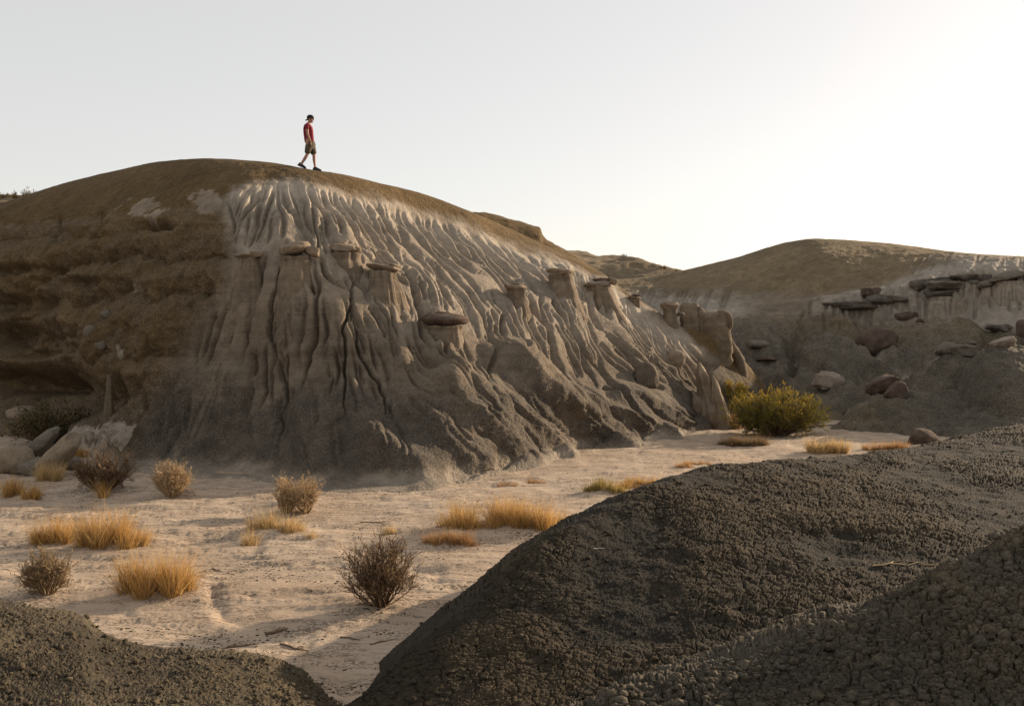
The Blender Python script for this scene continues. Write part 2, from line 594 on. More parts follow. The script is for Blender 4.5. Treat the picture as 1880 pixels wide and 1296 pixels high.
grooves = [
 [(414,361),(424,393),(430,406),(424,440)], [(466,340),(440,369),(430,401)], [(485,351),(456,382),(432,411)],
 [(480,364),(472,411),(456,458)], [(514,336),(522,351),(523,369),(529,390),(535,401)],
 [(540,333),(553,353),(561,369),(558,390),(569,416),(579,437)], [(564,338),(579,369),(598,395),(603,427),(608,445)],
 [(585,344),(606,377),(621,406),(629,437)], [(603,341),(632,385),(648,416),(663,448),(676,461)],
 [(621,346),(655,385),(676,416),(703,448),(731,469)], [(642,354),(666,388),(695,419),(713,443),(729,464),(742,490)],
 [(663,355),(705,390),(724,427),(758,458),(781,490),(805,516)], [(703,365),(742,406),(768,437),(810,479),(842,516),(860,542)],
 [(747,379),(773,411),(800,448),(836,479)], [(789,388),(810,427),(842,464),(860,487)],
 [(774,383),(800,424),(819,450),(855,487),(887,503)], [(800,390),(832,429),(853,461),(897,487)],
 [(840,402),(876,434),(903,466),(937,495),(958,510)], [(866,405),(918,445),(950,476),(989,503),(1000,521)],
 [(887,408),(939,445),(981,476),(1002,495)], [(1018,466),(1023,487),(1020,500)], [(1036,466),(1060,487),(1066,500)],
 [(1055,470),(1078,487),(1091,503)],
 [(740,495),(758,524),(769,558)], [(800,508),(819,550),(832,566)],
 [(840,510),(866,545),(887,576),(900,615),(903,655),(897,678),(893,710),(893,725)],
 [(903,566),(921,602)], [(929,566),(924,592),(922,618),(921,634)],
 [(968,534),(984,571),(1008,602),(1015,634),(1031,678),(1050,720)], [(992,537),(997,568),(1003,590)],
 [(1013,539),(1029,576),(1050,608),(1057,629)], [(1018,545),(1042,576),(1057,623),(1078,678),(1100,720)],
 [(1081,529),(1076,558)], [(1093,529),(1099,566),(1118,589)], [(1118,524),(1115,571)],
 [(577,482),(579,506),(587,524),(579,561),(582,581),(579,620),(564,660),(550,723)],
 [(600,560),(604,584)], [(590,471),(598,503),(619,519),(645,534)], [(616,490),(616,513)],
 [(550,479),(569,516),(579,545)], [(679,565),(700,599),(710,626)],
 [(414,560),(402,600),(390,633),(378,675)], [(432,600),(420,640)], [(734,498),(758,521),(771,569),(774,608),(790,640)],
 [(752,500),(766,532)], [(395,575),(380,620),(372,660)],
 [(1000,560),(1012,590)], [(1140,560),(1175,600),(1200,640)], [(1110,610),(1150,650),(1185,700)],
 [(1060,640),(1110,690),(1150,760),(1185,790)], [(1190,650),(1225,690),(1255,730)],
]
deep = [
 [(514,477),(505,516),(502,537),(494,568),(493,594),(493,620),(508,654),(516,686),(523,728),(524,744),(516,759),(519,783),(514,804),(501,822)],
 [(658,506),(648,537),(648,553),(640,568),(632,612),(634,665),(633,717),(634,749),(636,778)],
 [(648,560),(648,576),(655,607),(666,657),(695,702),(705,730),(710,765)],
]
guides = [g for g in grooves[:19]]
FR = Field(-450, 1460, 270, 960, 0.0)
r2 = random.Random(4)
for k, g in enumerate(grooves):
    FR.carve(wiggle(g, 3.0, k), 10.0 if k < 23 else 7.5, r2.uniform(0.8, 1.1) * min(1.0, np.hypot(g[-1][0] - g[0][0], g[-1][1] - g[0][1]) / 75.0), (0.15, 0.25))
# rills that run down the slope between the drawn ones: evenly spaced flow lines
gp_, gd_ = [], []
for g in grooves + [[(800,707),(917,803),(985,868)], [(914,648),(1005,730),(1078,780),(1155,835)], [(1137,724),(1210,748),(1285,792)], [(440,480),(432,560),(405,640),(380,760),(350,850)], [(400,560),(370,640),(345,740),(300,850)], [(560,640),(570,850)], [(470,600),(455,720),(440,860)], [(545,480),(540,640)], [(640,700),(690,850)]]:
    q = wiggle(g, 0.0, 1, 10.0)
    d_ = np.gradient(q, axis=0)
    gp_.append(q); gd_.append(d_ / (np.linalg.norm(d_, axis=1, keepdims=True) + 1e-9))
gp_, gd_ = np.concatenate(gp_), np.concatenate(gd_)
used = [tuple(p) for p in gp_[:sum(len(wiggle(g, 0.0, 1, 10.0)) for g in grooves)]]
used = np.array(used)
low_lim = lambda x: np.interp(x, [400, 500, 600, 700, 800, 900, 1000, 1100, 1250], [440, 445, 455, 490, 560, 640, 680, 690, 720])
def stream(x, y, sep, maxn, lim):
    global used
    pts = [(x, y)]
    own = []
    for k in range(maxn):
        w = np.exp(-((gp_[:, 0] - x)**2 + (gp_[:, 1] - y)**2) / (2 * 38.0**2)) + 1e-12
        d = (gd_ * w[:, None]).sum(0)
        d /= np.linalg.norm(d) + 1e-9
        a = 0.35 * vn(np.array([[x * 0.05, y * 0.05, 3.0]]), 1.0, 12)[0]
        d = np.array([d[0] * math.cos(a) - d[1] * math.sin(a), d[0] * math.sin(a) + d[1] * math.cos(a)])
        x, y = x + d[0] * 6, y + d[1] * 6
        pts.append((x, y))
        if y > lim(x): break
        if len(used) and np.min((used[:, 0] - x)**2 + (used[:, 1] - y)**2) < sep**2:
            break
        own.append((x, y))
    if len(own) > 2:
        used = np.concatenate([used, np.array(own)])
    return pts
_rx = [410, 430, 480, 530, 600, 680, 760, 850, 930, 1000, 1060, 1100, 1250]
_ry = [358, 340, 331, 328, 340, 354, 377, 404, 436, 462, 486, 505, 600]
nst = 0
for x in np.arange(424, 1240, 7.6):
    xx_ = x + r2.uniform(-3, 3)
    q = stream(xx_, np.interp(xx_, _rx, _ry) + r2.uniform(0, 16), 3.4, 60, low_lim)
    if len(q) > 4:
        FR.carve(wiggle(q, 1.5, 100 + nst), 6.8, r2.uniform(0.45, 0.9), (0.12, 0.15)); nst += 1
for k in range(420):
    x = r2.uniform(440, 1250)
    y0_ = np.interp(x, _rx, _ry)
    y = y0_ + r2.uniform(15, max(20, low_lim(x) - y0_))
    if np.min((used[:, 0] - x)**2 + (used[:, 1] - y)**2) < 6.0**2: continue
    q = stream(x, y, 3.2, 40, low_lim)
    if len(q) > 4:
        FR.carve(wiggle(q, 1.5, 500 + nst), 6.2, r2.uniform(0.3, 0.75), (0.25, 0.15)); nst += 1
for k in range(520):         # runnels on the columns and the talus
    y = r2.uniform(440, 820)
    x = r2.uniform(float(np.interp(y, [440, 520, 600, 700, 850], [430, 405, 365, 338, 270])), 1280)
    if y < low_lim(x): continue
    if np.min((used[:, 0] - x)**2 + (used[:, 1] - y)**2) < 9.5**2: continue
    q = stream(x, y, 5.0, r2.randrange(8, 34), lambda x_: 870)
    if len(q) > 4:
        FR.carve(wiggle(q, 2.5, 900 + nst), r2.uniform(6, 8.5), r2.uniform(0.3, 0.85), (0.3, 0.4)); nst += 1
FD = Field(-450, 1460, 270, 960, 0.0)
for k, g in enumerate(deep):
    FD.carve(wiggle(g, 5.5, 50 + k), 4.6 if k else 5.6, 1.0, (0.12, 0.3))
FDW = Field(-450, 1460, 270, 960)
for k, g in enumerate(deep):
    FDW.add(wiggle(g, 3.0, 50 + k), 34.0)
ridges = [
 ([(800,707),(917,803),(985,868)], 42), ([(829,686),(917,742),(990,795),(1040,850)], 40),
 ([(914,648),(1005,730),(1078,780),(1155,835)], 40), ([(947,657),(1049,736),(1181,777),(1232,826)], 38),
 ([(1137,724),(1210,748),(1285,792)], 30), ([(640,720),(668,791),(690,830)], 50), ([(695,820),(789,883)], 46), ([(560,760),(585,850)], 46),
 ([(430,700),(400,780),(360,850)], 50), ([(330,690),(290,780),(262,850)], 40), ([(760,740),(830,800),(880,850)], 34),
 ([(545,470),(540,560),(548,640)], 34), ([(458,478),(450,560),(440,640)], 34), ([(702,500),(712,580),(735,660)], 34),
 ([(765,500),(800,560),(815,640),(830,700)], 34), ([(945,535),(950,600),(955,650)], 24), ([(1032,505),(1050,580),(1080,650)], 30), ([(1100,525),(1125,580),(1165,640)], 28),
 ([(1180,655),(1190,680)], 24), ([(1235,640),(1245,670)], 18), ([(610,400),(640,440)], 26), ([(520,405),(512,450)], 36),
]
disp = np.zeros(px0.shape)
for k, (g, w) in enumerate(ridges):
    fr = Field(-450, 1460, 270, 960)
    fr.add(wiggle(g, 6, 200 + k), w)
    d = fr(px0, py0)
    disp = disp + (np.clip(1 - d, 0, 1)**1.15 * 0.72 if k < 5 else (1 - d**2)**2 * (d < 1) * (0.5 if k < 11 else 0.30)) * w * dp0 / F
rimx = [-420, 0, 120, 220, 300, 380, 410, 430, 480, 530, 600, 680, 760, 850, 930, 1000, 1060, 1100, 1250, 1420]
rimy = [470, 415, 402, 392, 382, 372, 358, 340, 331, 328, 340, 354, 377, 404, 436, 462, 486, 505, 600, 735]
rim = np.interp(px0, rimx, rimy)
n1 = fbm(P, 0.45, 4, 3)
n2 = fbm(P, 1.6, 4, 13)
n3 = fbm(P, 5.5, 4, 23)
below = sstep(-6, 26, py0 - rim + n2 * 10)
xb_ = np.interp(py0, [330, 345, 460, 520, 600, 700, 850], [405, 412, 424, 402, 362, 335, 262])
right = sstep(-24, 20, px0 - xb_ + n1 * 20 + n2 * 10)
D = FR(px0, py0)
fade = below * sstep(0, 30, (py0 - rim))
low = sstep(660, 800, py0 + 0.0)
amp = 0.31 * (1 - 0.5 * low) * fade
disp -= amp * D * right
disp += -0.33 * FD(px0, py0) * sstep(468, 500, py0)
disp += -0.05 * (1 - np.clip(FDW(px0, py0), 0, 1))**1.6
leftm = 1 - right
disp += n1 * 0.28 * (0.35 + 0.65 * leftm) * sstep(330, 420, py0)
disp += n2 * (0.05 + 0.19 * leftm * sstep(390, 440, py0) + 0.04 * low)
disp += n3 * (0.012 + 0.012 * low + 0.035 * leftm + 0.010 * (1 - below))
# ledges on the shaded cliff at the left
ldg = np.abs(((P[..., 2] + n1 * 0.8 + n2 * 0.3) / 1.15) % 1 - 0.5) * 2
disp += leftm * sstep(400, 470, py0) * (1 - sstep(690, 760, py0)) * (ldg**0.5) * 0.34
rg1 = 1 - np.abs(fbm(P * np.array([1.0, 1.0, 0.55]), 0.8, 4, 93)) * 2
rg2 = 1 - np.abs(fbm(P, 2.6, 4, 95)) * 2
disp += leftm * sstep(385, 430, py0) * (0.22 * (rg1 - 0.5) + 0.06 * (rg2 - 0.5))
# cavities in the shaded cliff
for cx, cy, rx, ry, am in ((40, 560, 70, 16, .5), (30, 700, 70, 22, .9), (285, 415, 32, 9, .6), (215, 715, 14, 26, .8), (120, 640, 40, 12, .4), (60, 650, 45, 10, .5), (270, 735, 10, 24, .4), (106, 450, 5, 60, .3), (188, 440, 4, 50, .25), (90, 725, 110, 45, 1.2), (40, 620, 60, 24, .8), (150, 520, 60, 10, .4), (60, 500, 70, 8, .35)):
    q = ((px0 - cx) / rx)**2 + ((py0 - cy) / ry)**2
    disp -= am * np.exp(-q**1.5)
# popcorn clay on the talus
f1, f2, cid = worley(P[..., 0] * 11 + n2 * 0.7, (P[..., 1] * 0.9 + P[..., 2]) * 11, 3)
pop = (np.clip(0.7 - f1, 0, 1) * 0.9 + cid * 0.3) * sstep(0.05, 0.25, f2 - f1)
disp += pop * 0.025 * np.clip(low + 0.35 * leftm * sstep(400, 430, py0) + 0.35 * (1 - below), 0, 1)
disp *= np.where(np.arange(P.shape[0]) < 416, 1.0, 0.15)[:, None] * (0.25 + 0.75 * np.maximum(sstep(-0.1, 0.7, P[..., 2]), sstep(760, 860, px0)))
# keep the skyline clean
keep = np.clip(1 - np.abs(np.arange(P.shape[0]) - 409) / 30.0, 0, 1)[:, None]
P = P + Nn * (disp * (1 - 0.85 * keep))[..., None]
# zones
crust = (1 - sstep(-8, 12, py0 - rim + n2 * 9 + n3 * 5))
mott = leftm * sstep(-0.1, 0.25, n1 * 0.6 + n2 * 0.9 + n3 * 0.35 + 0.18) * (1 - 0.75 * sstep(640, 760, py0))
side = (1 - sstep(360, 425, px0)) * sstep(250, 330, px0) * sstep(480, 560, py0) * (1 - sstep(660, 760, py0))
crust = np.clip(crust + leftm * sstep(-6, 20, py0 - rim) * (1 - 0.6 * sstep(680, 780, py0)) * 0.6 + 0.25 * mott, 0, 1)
tl = np.interp(px0, [-420, 0, 250, 430, 560, 640, 720, 800, 900, 1000, 1100, 1250, 1420], [760, 760, 750, 715, 715, 725, 740, 755, 725, 730, 720, 715, 735])
tal = sstep(-70, 70, py0 - tl + n1 * 45 + n2 * 25)
tal = np.clip(tal + 0.25 * sstep(560, 680, py0) * right, 0, 1) * (1 - 0.4 * (1 - sstep(-0.5, 0.1, n2)))
foot = sstep(0.45, 0.05, P[..., 2] + n2 * 0.2)
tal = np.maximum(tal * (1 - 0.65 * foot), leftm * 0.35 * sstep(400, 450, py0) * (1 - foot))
upl = np.interp(px0, [430, 560, 700, 850, 1000, 1100, 1250], [500, 530, 575, 610, 625, 620, 640])
pale = np.clip((0.35 + 0.65 * sstep(70, 0, py0 - rim)) * below * right * sstep(60, -60, py0 - upl + n1 * 30) + 0.5 * foot + leftm * sstep(0.1, 0.5, n2 - n1 * 0.3) * 0.35 * sstep(380, 420, py0), 0, 1)
for cx, cy, rx, ry in ((200, 800, 70, 30), (155, 835, 40, 25), (225, 650, 10, 20), (250, 530, 25, 10), (385, 375, 40, 22), (270, 385, 50, 18)):
    q = ((px0 - cx) / rx)**2 + ((py0 - cy) / ry)**2
    m_ = sstep(0.3, 0.8, 1.15 - q + n2 * 1.5 + n3 * 0.9)
    pale = np.maximum(pale, m_ * (0.45 if cy < 600 else 0.7))
    crust *= 1 - m_ * (0.6 if cy < 600 else 0.9)
    tal *= 1 - m_ * 0.8
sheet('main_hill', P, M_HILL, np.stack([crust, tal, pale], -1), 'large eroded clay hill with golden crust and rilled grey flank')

# ================================================================== RIGHT HILL
RH = [
 [960, GD(768), (722, 45), (660, 51), (600, 57), (560, 61), (525, 74)],
 [1150, GD(768), (720, 44), (660, 50), (605, 56), (556, 60), (513, 72)],
 [1250, GD(770), (715, 43), (655, 49), (602, 54), (548, 58), (497, 70)],
 [1350, GD(772), (715, 42), (650, 48), (600, 53), (550, 57), (474, 68)],
 [1450, GD(780), (715, 41), (645, 47), (597, 52), (556, 55), (446, 66)],
 [1500, GD(785), (715, 40.5), (645, 46), (597, 51), (552, 54), (440, 65)],
 [1600, GD(792), (715, 39.5), (645, 45), (594, 50), (540, 52.5), (445, 64)],
 [1700, GD(800), (715, 38.5), (640, 44), (584, 49), (515, 51.3), (456, 62)],
 [1800, GD(805), (710, 37.5), (640, 43), (572, 48), (503, 50), (467, 58)],
 [1900, GD(806), (700, 36.8), (630, 42), (562, 47), (493, 49), (472, 57)],
 [2050, GD(806), (692, 36.2), (615, 41), (552, 46), (484, 48), (478, 56)],
 [2500, GD(806), (680, 35), (600, 40), (540, 45), (480, 47), (470, 55)],
 [3600, GD(806), (690, 35), (620, 40), (560, 45), (510, 47), (500, 55)],
]
rpx = np.concatenate([np.linspace(960, 1900, 560), np.linspace(1900, 2500, 60)[1:], np.linspace(2500, 3600, 50)[1:]])
P = loft(RH, rpx, [(4, -0.3), (12, -3), (26, -12)], [(-1.2, -0.7)], [6, 55, 55, 40, 45, 75, 10, 6, 4])
px0, py0, dp0 = proj(P)
Nn = normals(P)
if (Nn * (CAM - P)).sum(-1).mean() < 0: Nn = -Nn
n1 = fbm(P, 0.28, 4, 31)
n2 = fbm(P, 1.0, 4, 41)
n3 = fbm(P, 3.6, 4, 51)
disp = np.zeros(px0.shape)
for cx, cy, rx, ry, am in ((1400, 640, 48, 22, .8), (1500, 618, 42, 20, .8), (1545, 618, 34, 18, .8), (1530, 670, 70, 30, 1.2), (1480, 690, 60, 20, .5), (1615, 660, 40, 24, .6),
                           (1720, 615, 90, 22, .8), (1750, 665, 60, 26, .9), (1850, 720, 90, 50, 1.4), (1870, 640, 60, 22, .7), (1440, 740, 90, 20, .5), (1650, 755, 120, 24, .6), (1350, 660, 40, 20, .5)):
    q = ((px0 - cx) / rx)**2 + ((py0 - cy) / ry)**2
    disp += 1.0 * am * np.clip(1 - q, 0, 1)**0.8
FG = Field(930, 2520, 400, 860)
for k, g in enumerate([[(1655,672),(1605,655),(1560,640),(1500,608)], [(1655,672),(1720,662),(1780,650),(1830,625)], [(1655,672),(1662,700),(1610,730),(1560,745),(1490,768)],
                       [(1880,640),(1830,668),(1790,690),(1720,712),(1670,712)], [(1450,640),(1465,660),(1455,690)], [(1580,700),(1640,690)], [(1380,690),(1440,720),(1480,735)]]):
    FG.add(wiggle(g, 5, 600 + k), 18)
fgv = (1 - np.clip(FG(px0, py0), 0, 1))
disp -= 0.75 * fgv**1.2
FC = Field(930, 2520, 400, 860)
r3 = random.Random(9)
for k in range(22):      # dark cracks in the pale band behind the hoodoos
    x = r3.uniform(1165, 1345)
    FC.add(wiggle([(x + 12, 533 + r3.uniform(-4, 6)), (x, 556), (x - 14 * (1 - (x - 1165) / 180), 582)], 4, 700 + k), 4.0)
for k in range(40):      # rills of the pale slope at the right
    x = r3.uniform(1690, 1960)
    y = r3.uniform(466, 490)
    L = r3.uniform(15, 40)
    sl = -0.9 + (x - 1690) / 240.0
    FC.add(wiggle([(x, y), (x + sl * L * 0.5 + r3.uniform(-5, 5), y + L * 0.45), (x + sl * L * 0.8, y + L)], 4, 750 + k), 4.5)
for k in range(44):      # cracks of the low cliff
    x = r3.uniform(1470, 1960)
    y = np.interp(x, [1470, 1600, 1700, 1960], [570, 548, 522, 495]) + r3.uniform(-8, 18)
    FC.add(wiggle([(x, y), (x + r3.uniform(-8, 8), y + 18), (x + r3.uniform(-12, 12), y + r3.uniform(26, 50))], 4, 800 + k), 4.5)
disp -= (0.20 - 0.10 * sstep(1640, 1720, px0) * sstep(505, 490, py0)) * (1 - np.clip(FC(px0, py0), 0, 1))**0.8 * sstep(462, 480, py0)
# the low cliff steps out
clf = np.interp(px0, [960, 1450, 1540, 1650, 1700, 1800, 2500], [540, 552, 548, 528, 512, 500, 480])
step_ = sstep(0, 6, py0 - clf) * (1 - sstep(28, 58, py0 - clf)) * sstep(1440, 1560, px0)
disp += step_ * (0.32 + 0.30 * n2)
up = sstep(60, 0, py0 - 470)
disp += n1 * 0.5 * (1 - 0.6 * sstep(0.0, 1, (560 - py0) / 80)) + n2 * (0.10 + 0.10 * sstep(560, 620, py0)) + n3 * (0.06 + 0.10 * sstep(560, 620, py0))
keep = np.clip(1 - np.abs(np.arange(P.shape[0]) - 276) / 20.0, 0, 1)[:, None]
disp *= np.where(np.arange(P.shape[0]) < 286, 1.0, 0.2)[:, None] * (1 - 0.8 * keep)
P = P + Nn * disp[..., None]
cr_line = np.interp(px0, [960, 1180, 1300, 1400, 1500, 1620, 1700, 1780, 1900, 2500], [560, 535, 528, 535, 545, 520, 478, 466, 466, 466])
crust = 1 - sstep(-22, 22, py0 - cr_line + n2 * 18 + n1 * 12)
tal = sstep(575, 625, py0 + n1 * 22 + n2 * 12)
olive = np.exp(-(((px0 - 1540) / 110)**2 + ((py0 - 612) / 20)**2)) + np.exp(-(((px0 - 1760) / 120)**2 + ((py0 - 612) / 22)**2)) * 0.8
sandb = np.exp(-(((px0 - 1560) / 110)**2 + ((py0 - 765) / 30)**2)) * 0.8
crust = np.clip(crust + 0.7 * olive * tal + sandb * sstep(-.2, .4, n2 + .2), 0, 1)
pale = np.clip(np.exp(-(((px0 - 1260) / 110)**4 + ((py0 - 562) / 26)**4)) + sstep(1450, 1560, px0) * sstep(-10, 20, py0 - cr_line) * (1 - tal) * 0.95, 0, 1)
pale = np.maximum(pale, sstep(0.30, 0.5, n2 + 0.3 * n3) * sstep(620, 680, py0) * 0.5)
gul = fgv**2 * sstep(-0.3, 0.3, n2 + n3)
pale = np.maximum(pale, gul * 0.8)
tal = tal * (1 - 0.8 * gul)
sheet('right_hill', P, M_RHILL, np.stack([crust, tal, pale], -1), 'far shaded hill with dark grey mounds below a low capped cliff')

# ================================================================== DISTANT HILLS
def small_hill(name, cols, label, seed, nu=160):
    xs = np.linspace(cols[0][0], cols[-1][0], nu)
    P = loft(cols, xs, [(10, -2), (40, -16)], [(-6, -4)], [4, 60, 6, 4])
    n = fbm(P, 0.22, 5, seed)
    N_ = normals(P)
    if (N_ * (CAM - P)).sum(-1).mean() < 0: N_ = -N_
    P = P + N_ * (n * 0.9)[..., None]
    z = np.stack([0.6 + 0.4 * n, np.clip(0.3 + n, 0, 1), 0 * n], -1)
    return sheet(name, P, M_RHILL, np.clip(z, 0, 1), label)
small_hill('distant_hill', [[900, (560, 80), (446, 100)], [1040, (560, 80), (459, 100)], [1100, (560, 80), (463, 100)], [1160, (560, 80), (469, 99)], [1210, (560, 80), (488, 97)], [1250, (560, 80), (499, 96)], [1330, (560, 80), (525, 94)], [1420, (560, 80), (550, 92)]],
           'low rough brown hill behind the saddle', 61)
small_hill('distant_slope', [[-420, (470, 58), (330, 72)], [-150, (460, 58), (346, 72)], [0, (450, 58), (356, 72)], [40, (450, 58), (360, 72)], [80, (450, 58), (370, 72)], [160, (450, 58), (395, 72)]],
           'far brown slope at the left skyline', 63)

hx = np.linspace(800, 1120, 200)
P = loft([[800, (470, 40), (395, 43)], [850, (470, 40), (391, 43)], [880, (470, 40), (391, 43)], [930, (480, 40), (402, 43)], [962, (490, 40), (411, 43)], [980, (495, 40), (416, 43)], [990, (500, 40), (420, 43)], [996, (505, 40), (434, 42.8)],
          [1030, (520, 39.5), (456, 42.5)], [1062, (530, 39.5), (474, 42)], [1090, (545, 39.5), (496, 41.5)], [1120, (560, 39.5), (530, 41)]], hx, [(3, -0.4), (8, -4), (14, -10)], [(-1, -1)], [4, 60, 6, 6, 4])
N_ = normals(P)
if (N_ * (CAM - P)).sum(-1).mean() < 0: N_ = -N_
hn = fbm(P, 1.2, 4, 64)
hq = proj(P)
hcr = vn(np.stack([(hq[0] + (hq[1] - 400) * -0.7) * 0.11, hq[1] * 0.012, 0 * hn], -1), 1.0, 4)
hface = sstep(20, 60, hq[1] - np.interp(hq[0], [800, 880, 990, 1120], [391, 391, 420, 530]))
P = P + N_ * (hn * 0.10 - 0.22 * hface * np.exp(-(hcr / 0.16)**2))[..., None]
hz_ = np.stack([1 - hface, 0 * hn, hface * 0.7], -1)
sheet('back_hump', P, M_HILL, np.clip(hz_, 0, 1), 'second low hump with golden crust behind the right shoulder of the hill')

# ================================================================== FOREGROUND MOUNDS
def mound(name, cols, px, back, front, counts, cell, hgt, seed, label, crack=0.0, mat=None):
    P = loft(cols, px, back, front, counts)
    N_ = normals(P)
    if (N_ * (CAM - P)).sum(-1).mean() < 0: N_ = -N_
    n1 = fbm(P, 0.8, 4, seed)
    n2 = fbm(P, 4.0, 4, seed + 3)
    n3 = fbm(P, 16.0, 3, seed + 6)
    u = P[..., 0] + 0.05 * n2 + 0.02 * n3
    v = P[..., 1] + 0.6 * P[..., 2] + 0.05 * fbm(P, 4.0, 3, seed + 9) + 0.02 * n3
    a1, a2, ai = worley(u / cell, v / cell, seed)
    b1, b2, bi = worley(u / (cell * 0.42), v / (cell * 0.42), seed + 2)
    c1, c2, ci = worley(u / (cell * 2.6), v / (cell * 2.6), seed + 4)
    big = sstep(0.0, 0.16, a2 - a1) * (0.65 + 0.45 * ai) * np.sqrt(np.clip(1 - a1 * 0.65, 0, 1))
    sm = sstep(0.0, 0.3, b2 - b1) * (0.4 + 0.8 * bi)
    rough = 0.35 + 0.65 * sstep(-0.35, 0.3, n1 + 0.4 * fbm(P, 2.2, 2, seed + 20))
    d = hgt * (big * rough + 0.30 * sm) + n1 * 0.10 + n2 * 0.022 + n3 * hgt * 0.25
    if crack:
        d -= crack * (1 - sstep(0.0, 0.085, c2 - c1)) * sstep(-0.1, 0.25, n1 + 0.2)
    P = P + N_ * (d - hgt * 0.8)[..., None]
    r = sstep(-0.1, 0.5, n1 + n2 * 0.5) * 0.8
    g = sstep(0.0, 0.5, -n1 + n2 * 0.4)
    b = sstep(0.72, 0.95, ai) * 0.35 + sstep(.9, .97, bi) * 0.5
    return sheet(name, P, mat, np.stack([r, g, b], -1), label)

FM = [
 [520, (1400, 7.2), (1365, 7.9), (1352, 8.2), (1340, 8.45)],
 [580, (1400, 7.2), (1350, 8.1), (1338, 8.35), (1322, 8.7)],
 [640, (1400, 7.2), (1335, 8.2), (1305, 8.8), (1288, 9.2)],
 [760, (1400, 7.2), (1290, 8.2), (1228, 9.0), (1180, 9.7)],
 [900, (1400, 7.1), (1255, 8.4), (1150, 9.5), (1070, 10.5)],
 [1000, (1400, 7.0), (1220, 8.7), (1085, 10.1), (990, 11.3)],
 [1130, (1400, 7.0), (1180, 9.0), (1020, 10.9), (913, 12.5)],
 [1250, (1400, 7.0), (1145, 9.3), (975, 11.6), (870, 13.8)],
 [1400, (1400, 7.1), (1110, 9.7), (945, 12.4), (849, 15.2)],
 [1600, (1400, 7.2), (1075, 10.2), (920, 13.4), (832, 17)],
 [1760, (1400, 7.3), (1050, 10.6), (900, 14.2), (805, 19)],
 [1900, (1400, 7.4), (1030, 11.0), (880, 14.8), (777, 21)],
 [2100, (1400, 7.4), (1010, 11.2), (865, 15.2), (755, 22)],
 [2500, (1400, 7.4), (990, 11.4), (850, 15.6), (740, 23)],
 [3800, (1400, 7.4), (990, 11.4), (850, 15.6), (745, 23)],
]
mpx = np.concatenate([np.linspace(520, 1920, 900), np.linspace(1920, 2500, 80)[1:], np.linspace(2500, 3800, 70)[1:]])
mound('foreground_mound', FM, mpx, [(1.6, -0.35), (4.5, -1.9), (6, -3)], [(-1.5, -0.5)], [6, 120, 120, 100, 14, 8, 4], 0.056, 0.021, 71,
      'broad dark cracked clay mound at the right', 0.05, M_MOUND)
NM = [
 [700, (2200, 2.0), (1640, 3.4), (1520, 3.9), (1450, 4.3)],
 [900, (2200, 2.1), (1580, 3.7), (1450, 4.2), (1376, 4.6)],
 [1050, (2200, 2.2), (1510, 4.0), (1395, 4.45), (1326, 4.8)],
 [1150, (2200, 2.2), (1470, 4.1), (1350, 4.6), (1272, 5.0)],
 [1300, (2200, 2.2), (1430, 4.2), (1300, 4.75), (1216, 5.2)],
 [1400, (2200, 2.2), (1400, 4.25), (1262, 4.85), (1176, 5.3)],
 [1500, (2200, 2.2), (1372, 4.3), (1230, 4.9), (1142, 5.4)],
 [1600, (2200, 2.2), (1345, 4.3), (1200, 4.95), (1112, 5.45)],
 [1700, (2200, 2.2), (1320, 4.3), (1165, 4.95), (1070, 5.5)],
 [1760, (2200, 2.2), (1305, 4.3), (1140, 4.95), (1032, 5.5)],
 [1830, (2200, 2.2), (1295, 4.3), (1122, 4.95), (1000, 5.55)],
 [1890, (2200, 2.2), (1288, 4.3), (1105, 4.95), (970, 5.6)],
 [2050, (2200, 2.2), (1260, 4.2), (1060, 4.9), (912, 5.6)],
 [2500, (2200, 2.2), (1200, 4.1), (980, 4.8), (830, 5.5)],
 [4600, (2200, 2.2), (1150, 4.0), (930, 4.7), (800, 5.4)],
]
npx = np.concatenate([np.linspace(700, 1000, 60)[:-1], np.linspace(1000, 1910, 620), np.linspace(1910, 2500, 80)[1:], np.linspace(2500, 4600, 120)[1:]])
mound('near_mound', NM, npx, [(0.5, -0.12), (1.4, -0.75), (2.4, -2)], [(-1.0, -0.3)], [6, 60, 160, 150, 14, 8, 4], 0.072, 0.046, 81,
      'crumbly grey clay mound in the near right corner', 0.035, M_NEAR)
LM = [
 [-1900, (1700, 4.6), (1290, 6.3), (1150, 7.3), (1070, 8.1)],
 [-500, (1500, 5.4), (1250, 6.9), (1140, 7.8), (1075, 8.6)],
 [-200, (1450, 5.8), (1240, 7.2), (1150, 7.9), (1092, 8.7)],
 [0, (1420, 6.2), (1250, 7.3), (1165, 8.1), (1108, 9.0)],
 [100, (1420, 6.3), (1260, 7.4), (1180, 8.25), (1122, 9.2)],
 [150, (1420, 6.3), (1265, 7.45), (1190, 8.3), (1136, 9.25)],
 [190, (1420, 6.4), (1275, 7.5), (1208, 8.4), (1160, 9.25)],
 [280, (1420, 6.5), (1290, 7.6), (1232, 8.5), (1186, 9.4)],
 [360, (1420, 6.6), (1300, 7.7), (1240, 8.6), (1196, 9.5)],
 [470, (1420, 6.8), (1320, 7.8), (1260, 8.7), (1216, 9.5)],
 [550, (1420, 7.0), (1335, 8.0), (1285, 8.8), (1244, 9.5)],
 [610, (1420, 7.1), (1355, 8.0), (1315, 8.7), (1285, 9.3)],
 [680, (1440, 7.0), (1390, 7.8), (1360, 8.3), (1340, 8.7)],
]
lpx = np.concatenate([np.linspace(-1900, -500, 110)[:-1], np.linspace(-500, -10, 90)[:-1], np.linspace(-10, 680, 460)])
